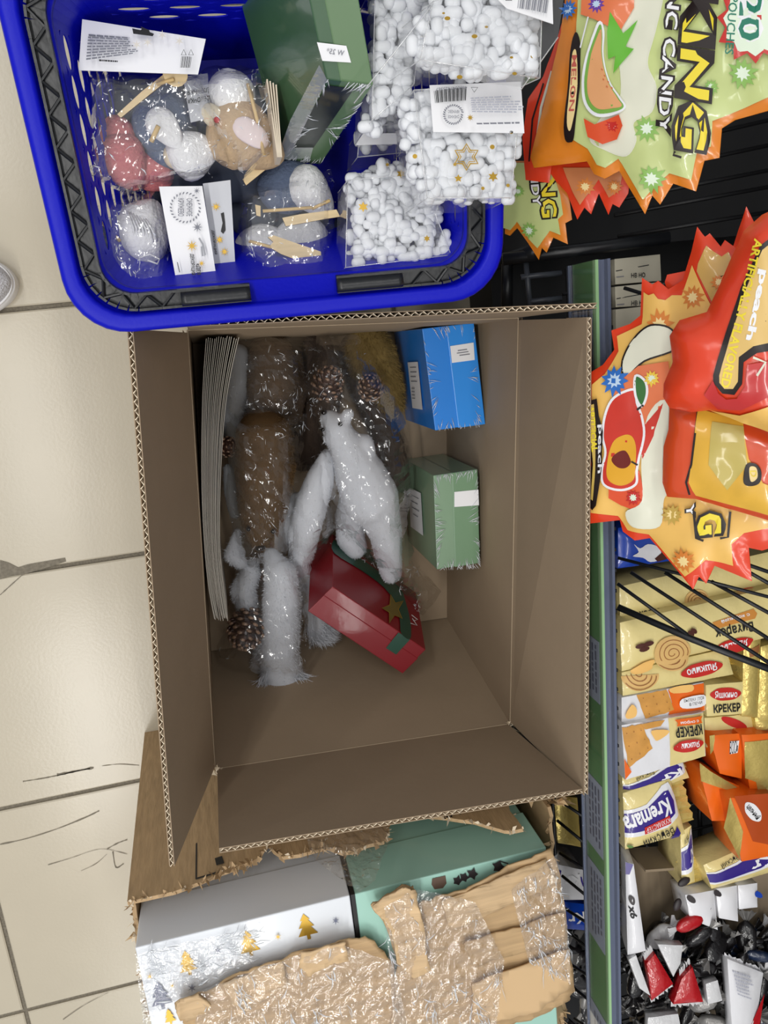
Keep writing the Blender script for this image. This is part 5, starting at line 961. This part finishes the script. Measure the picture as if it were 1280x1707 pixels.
bagfilm(r, [(400, 312), (440, 305), (552, 285), (560, 350), (556, 440), (562, 462), (545, 476), (500, 484), (430, 470), (395, 420)], zD-.02, zD+.05, 24)
# green gift box standing in the basket
BG = mat('forest_gift_card', (58, 92, 62), .3, coat=.8, bump=.06, bscale=40); zt3 = .605
a, b = P(544, 131, zt3), P(623, 141, zt3); c, d = P(596, -40, zt3+.035), P(508, -40, zt3+.035); d = a+(d-a).normalized()*.155; c = b+(d-a); dn = P(470, 268, .452)-a
r = gbox('shrink-wrapped forest green gift box tilted up in the blue basket', a, b, c, d, dn, BG, mat('forest_gift_lid', (94, 124, 86), .3, coat=.8, bump=.06, bscale=40), .30)
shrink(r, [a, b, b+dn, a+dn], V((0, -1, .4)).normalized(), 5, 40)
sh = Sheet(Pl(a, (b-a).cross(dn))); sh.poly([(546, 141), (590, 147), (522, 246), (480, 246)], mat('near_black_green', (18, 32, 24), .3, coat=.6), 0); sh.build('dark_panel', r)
fo = V((0, -.5, .6)).normalized()
for q in ([(532, 108), (545, 133), (482, 262), (462, 262), (484, 200)], [(478, 246), (522, 246), (517, 264), (470, 266)]): m_ = MB(); m_.poly([Pl(a+fo*.003, (b-a).cross(dn)).at(*p_) for p_ in q]); m_.build('wrap_fold', film('white_wrap_fold', haze=.28, refl=.12), r)
pl = Pl(a, (b-a).cross(d-a)); pl.p = pl.p+pl.n*.0004; label_on(r, pl, [(528, 70), (577, 76), (585, 104), (537, 101)], []); sh = Sheet(pl); sh.L = 4; sh.text('W 25*', (572, 92), (543, 88), (574, 83), GREYINK, 0); sh.build('sticker_print', r)
# clear boxes of white bead snowflakes
PEL = mat('white_bead', (222, 224, 228), .75, spec=.3, sub=1)
def pellets(r, poly, z0_, z1, n, seed, rad=.0050):
    rng = random.Random(seed); xs = [q[0] for q in poly]; ys = [q[1] for q in poly]; m_ = MB()
    def inside(x, y):
        s_ = False
        for i in range(len(poly)):
            (xa, ya), (xb, yb) = poly[i], poly[i-1]
            if (ya > y) != (yb > y) and x < (xb-xa)*(y-ya)/(yb-ya)+xa: s_ = not s_
        return s_
    cnt = 0
    while cnt < n:
        x, y = rng.uniform(min(xs), max(xs)), rng.uniform(min(ys), max(ys))
        if not inside(x, y): continue
        x, y = round(x/13)*13+rng.uniform(-2.5, 2.5), round(y/11)*11+rng.uniform(-2.5, 2.5); z = z0_+(z1-z0_)*(.55+.45*rng.random()) if cnt % 3 else rng.uniform(z0_, z1); cnt += 1
        p = P(x, y, z); an = rng.choice((0, 0, 0, 1.2, 2.2, 1.57)); d_ = V((math.cos(an), math.sin(an), rng.uniform(-.3, .3)))*rad*rng.uniform(.5, 1.1); m_.tube([p-d_*1.45, p-d_*1.2, p-d_*.7, p+d_*.7, p+d_*1.2, p+d_*1.45], [rad*.3, rad*.75, rad, rad, rad*.75, rad*.3], 9)
    return m_.build('bead_snowflake', PEL, r, smooth=True, kind='stuff')
sg = 'clear boxes of snowflake ornaments'
def clearbox(label, quad, z, h, cat='ornament box', n=(0, 0, 1), film_=FILM2):
    c_ = P(sum(q[0] for q in quad)/4, sum(q[1] for q in quad)/4, z); r = thing('snowflake_box', label, cat, c_-V((0, 0, h)), sg); pl = Pl(c_, n); o = [pl.at(*q) for q in quad]; lo = [q-pl.n*h for q in o]; m_ = MB()
    m_.add(o+lo, [(0, 1, 2, 3), (4, 5, 6, 7), (0, 1, 5, 4), (1, 2, 6, 5), (2, 3, 7, 6), (3, 0, 4, 7)]); m_.build('clear_box', film_, r); m_ = MB()
    for i in range(4): m_.tube([o[i], o[(i+1) % 4]], .0005, 5); m_.tube([o[i], lo[i]], .0004, 5)
    m_.build('box_edge', film('edge_film', haze=.35, refl=.15, rough=.1), r, smooth=True); sh = Sheet(pl); sh.each = 'gold_print'; sh.root = r; return r, sh
r, sh = clearbox('clear box of white bead snowflakes with white back label, resting on the basket rim', [(690, 150), (868, 140), (852, 330), (712, 330)], .612, .075)
pellets(r, [(672, 170), (720, 165), (858, 170), (852, 330), (712, 335), (690, 300)], .560, .603, 560, 1)
s2 = header(r, [(716, 142), (868, 136), (874, 222), (722, 220)], .615, (0, 0, 1)); bars(s2, [(723, 152), (775, 148), (774, 170), (725, 172)], 24, INK); s2.text('4630047425367', (776, 146), (724, 149), (776, 151), GREYINK, 0); logo(s2, 752, 194, 15, 0, GREYINK, True)
s2.line([(781, 150), (792, 150), (786, 158)], 1.2, INK, True); textblock(s2, [(780, 166), (866, 162), (868, 196), (780, 194)], 7, mat('faint_grey_print', (170, 172, 184), .5), seed=4); textblock(s2, [(786, 210), (866, 208), (866, 214), (788, 215)], 1, GREYINK, seed=5); s2.poly(star(776, 203, 6, 8, .4), GOLD, 0); s2.build('label_print', r)
st = star(777, 262, 22, 6, .58); sh.line(st, 2.6, GOLD, True); sh.line([(777+(x-777)*.72, 262+(y-262)*.72) for x, y in st], 1.8, GOLD, True)
for x, y, s_ in ((821, 295, 9), (763, 298, 7), (757, 275, 4)): sh.poly(star(x, y, s_, 6 if s_ > 8 else 5, .5), GOLD, 0)
for x, y, s_ in ((819, 246, 4), (845, 310, 3), (803, 315, 3), (690, 262, 4), (850, 222, 3)): sh.poly(circ(x, y, s_, 10), GOLD, 0)
sh.build('gold_print', r)
r, sh = clearbox('clear box of white bead snowflakes topmost in the basket, its label at the photo edge', [(722, 2), (905, -60), (900, 130), (700, 100)], .655, .07, n=(.1, -.1, 1)); pellets(r, [(705, -30), (890, -30), (888, 118), (770, 128), (690, 90)], .60, .648, 520, 2)
s2 = header(r, [(800, -30), (920, -30), (922, 40), (845, 14)], .66, (0, 0, 1)); bars(s2, [(865, -10), (915, -6), (910, 26), (862, 14)], 16, GREYINK); s2.line([(838, -4), (848, -4), (850, 4), (840, 4)], 1.2, INK, True); s2.build('label_print', r)
for x, y, s_ in ((745, 31, 5), (790, 61, 5), (765, 129, 5), (738, 23, 2.5), (809, 46, 3), (887, 95, 5), (850, 97, 3), (855, 124, 4)): sh.poly(circ(x, y, s_, 10, s_*.7), GOLD, 0)
sh.build('gold_print', r)
mb = MB(); q = [P(895, -40, .655), P(945, -40, .66), (P(930, 62, .65)), P(868, 150, .64), P(700, 108, .655)]; mb.add(q, [(0, 1, 2, 3, 4)]); mb.build('clear_flap', FILM2, r); m_ = MB(); m_.tube([P(930, 62, .65), P(868, 150, .64)], .0005, 5); m_.build('flap_edge', film('edge_film'), r, smooth=True); m_ = MB(); m_.tube([P(722, 6, .657), P(590, 172, .62)], .0006, 5); m_.build('flap_edge', film('edge_film'), r, smooth=True)
r, sh = clearbox('clear box of white bead snowflakes lowest, between wooden skis and the basket handle', [(580, 300), (640, 250), (752, 330), (752, 425), (578, 445)][0:1]+[(700, 290), (752, 425), (576, 446)], .53, .06); pellets(r, [(585, 300), (640, 262), (690, 300), (748, 380), (745, 425), (590, 440)], .485, .522, 340, 3)
for x, y, s_ in ((605, 345, 9), (668, 290, 8), (711, 398, 6), (645, 275, 4)): sh.poly(star(x, y, s_, 6, .5), GOLD, 0)
sh.build('gold_print', r)
r, sh = clearbox('clear wrapped bead ornament standing behind the forest green gift box', [(626, -40), (712, -40), (690, 140), (620, 200)], .60, .08); pellets(r, [(622, -30), (715, -30), (690, 130), (612, 235), (622, 90)], .53, .592, 220, 4); sh.poly(circ(698, 92, 8, 12), GOLD, 0); sh.build('gold_print', r)
r, sh = clearbox('clear box end below the standing bead ornament, in the gap by the green gift box', [(600, 215), (665, 205), (668, 255), (596, 262)], .50, .06); pellets(r, [(605, 170), (660, 165), (662, 250), (602, 250)], .445, .49, 60, 5); s2 = header(r, [(598, 222), (660, 222), (662, 240), (594, 242)], .503); s2.build('label_print', r) if s2.mb.v else None
# ---------------------------------------------------------------- sweets and white packets lower on the shelf
TRAYM = mat('tray_board', (138, 122, 100), .8)
tr = thing('cardboard_tray', 'plain cardboard tray lining the shelf behind the white x6 packet', 'tray', P(1100, 1480, .352)); m_ = MB(); m_.prism(tpl([(1046, 1418), (1300, 1400), (1320, 1790), (1050, 1790)], .352), (0, 0, .003)); m_.build('tray_floor', TRAYM, tr); m_ = MB(); q = [P(1046, 1418, .352), P(1135, 1412, .352)]; m_.box(q[0], q[1]-q[0], (0, .004, 0), (0, 0, .05)); m_.build('tray_wall', TRAYM, tr)
r, s_ = pack('white_packet', 'tall white packet printed x6, standing against the price rail', 'packet', [(1042, 1436), (1056, 1440), (1076, 1585), (1046, 1592)], .44, .05, .006, PWHITE, (-.3, 0, 1)); s_.text('x6', (1046, 1507), (1050, 1528), (1058, 1506), INK, .03); s_.poly(circ(1052, 1497, 8, 14, 5, 1.2), DK, 0); s_.poly([(1042, 1436), (1055, 1440), (1048, 1454), (1042, 1456)], PURPLE, 0); s_.build('packet_print', r)
for q, lb, ov in (([(1142, 1492), (1190, 1484), (1196, 1550), (1150, 1532)], 'white packet with dark bean print, first beside the tray opening', (1150, 1497)), ([(1193, 1482), (1228, 1476), (1230, 1536), (1198, 1530)], 'white packet wedged in the middle of the white three', (1194, 1488)), ([(1230, 1476), (1262, 1472), (1262, 1512), (1232, 1516)], 'white packet with blue edge under the violet wafer packet', (1262, 1490))):
    r, s_ = pack('white_packet', lb, 'packet', q, .43, .04, .006, PWHITE, (0, .1, 1), 'white packets in the tray'); s_.poly(circ(ov[0], ov[1], 7, 12, 5, .6), DK if ov[0] < 1250 else MBLUE, 0); s_.build('packet_print', r)
for x, y, a_ in ((1129, 1508, 1.2), (1140, 1470, .3)):
    m_ = MB(); m_.ell(P(x, y, .425), (.010, .006, .004), 14, 8, Matrix.Rotation(a_, 3, 'Z')); m_.build('dark_sweet', DK, label='oval dark wrapped sweet '+('standing by the tray wall' if y > 1490 else 'under the standing wafer packet'), cat='sweet', smooth=True)
CB_, CR_, CW_, CG_, CN_ = mat('black_sweet_foil', (20, 18, 20), .28, coat=.5, bump=.4, bscale=120), mat('red_sweet_foil', (178, 16, 26), .3, coat=.5, bump=.3, bscale=120), mat('white_sweet_foil', (206, 206, 208), .3, coat=.4, bump=.3, bscale=120), mat('grey_sweet_foil', (128, 126, 124), .28, metal=.3, bump=.4, bscale=120), mat('navy_sweet_foil', (26, 40, 66), .28, coat=.5, bump=.4, bscale=120)
def sweet_proto(i, body, end):
    r = bpy.data.objects.new('wrapped_sweet', None); COL.objects.link(r); BASE[r.name] = V((0, 0, 0)); rg = random.Random(i); L_, W_, T_ = .019, .0105, .006
    def fn(u, v):
        t = 2*math.pi*u; s_ = 2*v-1; w_ = (1-abs(s_)**4)*.85+.15; return V((s_*L_, math.cos(t)*W_*w_, math.copysign(abs(math.sin(t))**.7, math.sin(t))*T_*w_+rg.uniform(-.0004, .0004)))
    m_ = MB(); m_.grid(fn, 12, 8, True); m_.build('wrapper', body, r, smooth=True)
    for sx in (-1, 1):
        m_ = MB(); k_ = 9; a_ = [V((sx*L_*.97, (j/k_-.5)*W_*.5, .001*math.sin(j*2))) for j in range(k_+1)]; b_ = [V((sx*(L_+.011-(.0015 if j % 2 else 0)), (j/k_-.5)*W_*2.1, .0025*math.sin(j*1.7+i))) for j in range(k_+1)]; m_.add(a_+b_, [(j, j+1, k_+2+j, k_+1+j) for j in range(k_)]); m_.build('twisted_end', end, r)
    return r
protos = [(sweet_proto(0, CB_, CB_), 'black'), (sweet_proto(1, CB_, CG_), 'black with grey ends'), (sweet_proto(2, CW_, CW_), 'white'), (sweet_proto(3, CN_, CB_), 'navy'), (sweet_proto(4, CG_, CG_), 'silver grey'), (sweet_proto(5, CR_, CW_), 'red')]
used = set(); rg = random.Random(11)
def place(pi, x, y, z, rz, rx_, ry, sc_=1, label=None):
    pr, nm = protos[pi]
    if pi in used:
        o = pr.copy(); COL.objects.link(o)
        for ch in pr.children: c_ = ch.copy(); COL.objects.link(c_); c_.parent = o
    else: o = pr; used.add(pi)
    o.location = P(x, y, z); o.rotation_euler = (rx_, ry, rz); o.scale = (sc_,)*3; tag(o, label or nm+' wrapped sweet in the loose heap of sweets by the rail', 'sweet', nm+' sweets in the heap'); 
    if label: o['group'] = 'sweets on the lower shelf' if 'lower' in label else 'red sweets in the heap'
for i in range(150):
    x, y = rg.uniform(1056, 1300), rg.uniform(1546, 1740)
    if x < 1085 and y < 1590: continue
    pi = rg.choice((0, 0, 0, 1, 1, 0, 3, 4, 2, 0, 1)); place(pi, x, y, rg.uniform(.375, .41) if i < 95 else rg.uniform(.41, .432), rg.uniform(0, 6.28), rg.uniform(-.7, .7), rg.uniform(-.5, .5), rg.uniform(.95, 1.35))
place(5, 1150, 1538, .43, .2, .2, 0, 1.2, 'dark red wrapped sweet below the white bean packet'); place(5, 1255, 1700, .40, .2, .2, 0, 1.1, 'red wrapped sweet half under the silver packet')
for q, lb in (([(1078, 1606), (1092, 1590), (1104, 1612), (1122, 1640), (1086, 1668)], 'red wrapped sweet with white torn ends, nearest the price rail'), ([(1136, 1632), (1154, 1612), (1170, 1640), (1172, 1670), (1122, 1674)], 'red wrapped sweet folded double, in the middle of the heap')):
    r, s_ = pack('wrapped_sweet', lb, 'sweet', q[:1]+q[1:2]+[q[3]]+q[4:], .448, .016, .007, CR_, (-.1, .15, 1), 'red sweets in the heap', fins=[(0, 1, .012), (2, 3, .010)], finm=CW_)
for q, lb in (([(1096, 1574), (1138, 1576), (1134, 1606), (1122, 1628), (1100, 1596)][:4], 'crumpled white sweet wrapper above the two red sweets'), ([(1048, 1600), (1060, 1592), (1084, 1660), (1066, 1648)], 'white crimped wrapper end against the rail'), ([(1176, 1640), (1196, 1634), (1204, 1668), (1180, 1674)], 'small white sweet between red sweet and large silver packet'), ([(1080, 1696), (1130, 1690), (1140, 1740), (1078, 1740)], 'bright white packet at the bottom of the heap')):
    r, s_ = pack('white_wrapper', lb, 'wrapper', q, .448, .012, .004, CW_, (-.1, .15, 1), 'white wrappers in the heap')
r, s_ = pack('silver_packet', 'large white and silver packet with a red stripe, lying on the sweets', 'packet', [(1212, 1598), (1272, 1622), (1258, 1720), (1222, 1740)], .452, .014, .005, PWHITE, (.1, .1, 1), fins=[(0, 1, .006)], finm=PWHITE); s_.poly([(1272, 1655), (1262, 1720), (1236, 1740), (1246, 1710)], CR_, 0); textblock(s_, [(1218, 1614), (1250, 1622), (1246, 1660), (1222, 1652)], 7, mat('faint_grey_print', (170, 172, 184)), seed=9); s_.build('packet_print', r)
# packets on the lower shelf, seen under the rail
for q, lb, m2, w_ in (([(922, 1326), (962, 1330), (968, 1412), (930, 1405)], 'gold packet on the lower shelf behind dark wires', GFOIL, None), ([(926, 1440), (972, 1450), (980, 1500), (934, 1500)], 'blue and white packet on the lower shelf, first under the gold one', PWHITE, 'Kr'), ([(932, 1502), (980, 1508), (990, 1552), (938, 1548)], 'blue and white packet on the lower shelf, second under the gold one', MBLUE, 'Kr')):
    r, s_ = pack('biscuit_packet', lb, 'packet', q, .24, .06, .006, m2, group='packets on the lower shelf')
    if w_: s_.poly([(q[0][0]+4, q[0][1]+8), (q[1][0]-4, q[1][1]+10), (q[1][0], q[1][1]+26), (q[0][0]+6, q[0][1]+30)], PURPLE, 0); s_.text(w_, (q[1][0]-8, q[0][1]+14), (q[0][0]+12, q[0][1]+18), (q[1][0]-6, q[0][1]+32), WHITE, .02)
    s_.build('packet_print', r) if s_.mb.v else None
for i in range(16):
    x, y = 945+i*3.2+rg.uniform(-8, 8), 1560+i*11; place(0 if i % 3 else 4, x, y, .20, rg.uniform(0, 6), .3, .2, 1.5, 'dark wrapped sweet down on the lower shelf, behind its black wires')
# ---------------------------------------------------------------- toe of a white sneaker on the tiles
tip = P(23, 468, .03); sn = thing('sneaker', 'white mesh sneaker toe on the tiles beside the blue basket', 'shoe', tip-V((.13, 0, .03)))
def foot(t, u, k_):
    """t 0 toe..1 heel, u around"""
    w_ = .048*math.sqrt(max(0, 1-(1-min(1, t*2.6))**2))*(1-.22*max(0, t-.35)); return w_
m_ = MB()
def sole(u, v):
    t = u**2.4; w_ = foot(t, 0, 0)*1.06; s_ = [(-1, 0), (-1.02, .022), (-.9, .026), (.9, .026), (1.02, .022), (1, 0)]; k_ = min(5, int(round(v*5))); return tip+V((-.27*t, w_*s_[k_][0], s_[k_][1]-.03))
m_.grid(sole, 40, 5); m_.build('sole', mat('shoe_sole', (232, 232, 234), .5), sn, smooth=True)
m_ = MB()
def upper(u, v):
    t = .0005+u**2.4*.998; w_ = foot(t, 0, 0); an = math.pi*v; hh = .030+.035*min(1, t*1.5)**.7; hh *= math.sqrt(max(0.0, 1-(1-min(1, t*5))**2))*.6+.4 if t < .2 else 1; return tip+V((-.003-.262*t, w_*math.cos(an), .024-.03+hh*math.sin(an)*(1 if t > 0 else .3)))
m_.grid(upper, 40, 16); m_.build('upper', mat('shoe_mesh', (206, 206, 212), .8, bump=1, bscale=420, var=.08, vscale=600), sn, smooth=True)
m_ = MB(); m_.tube([tip+V((-.004-.262*t, s_*foot(t, 0, 0)*1.02, .001)) for s_, ts in ((1, [(i/24)**2.4*.6 for i in range(24, -1, -1)]), (-1, [(i/24)**2.4*.6 for i in range(1, 25)])) for t in ts], .0022, 6); m_.build('toe_welt', mat('shoe_sole', (232, 232, 234)), sn, smooth=True)
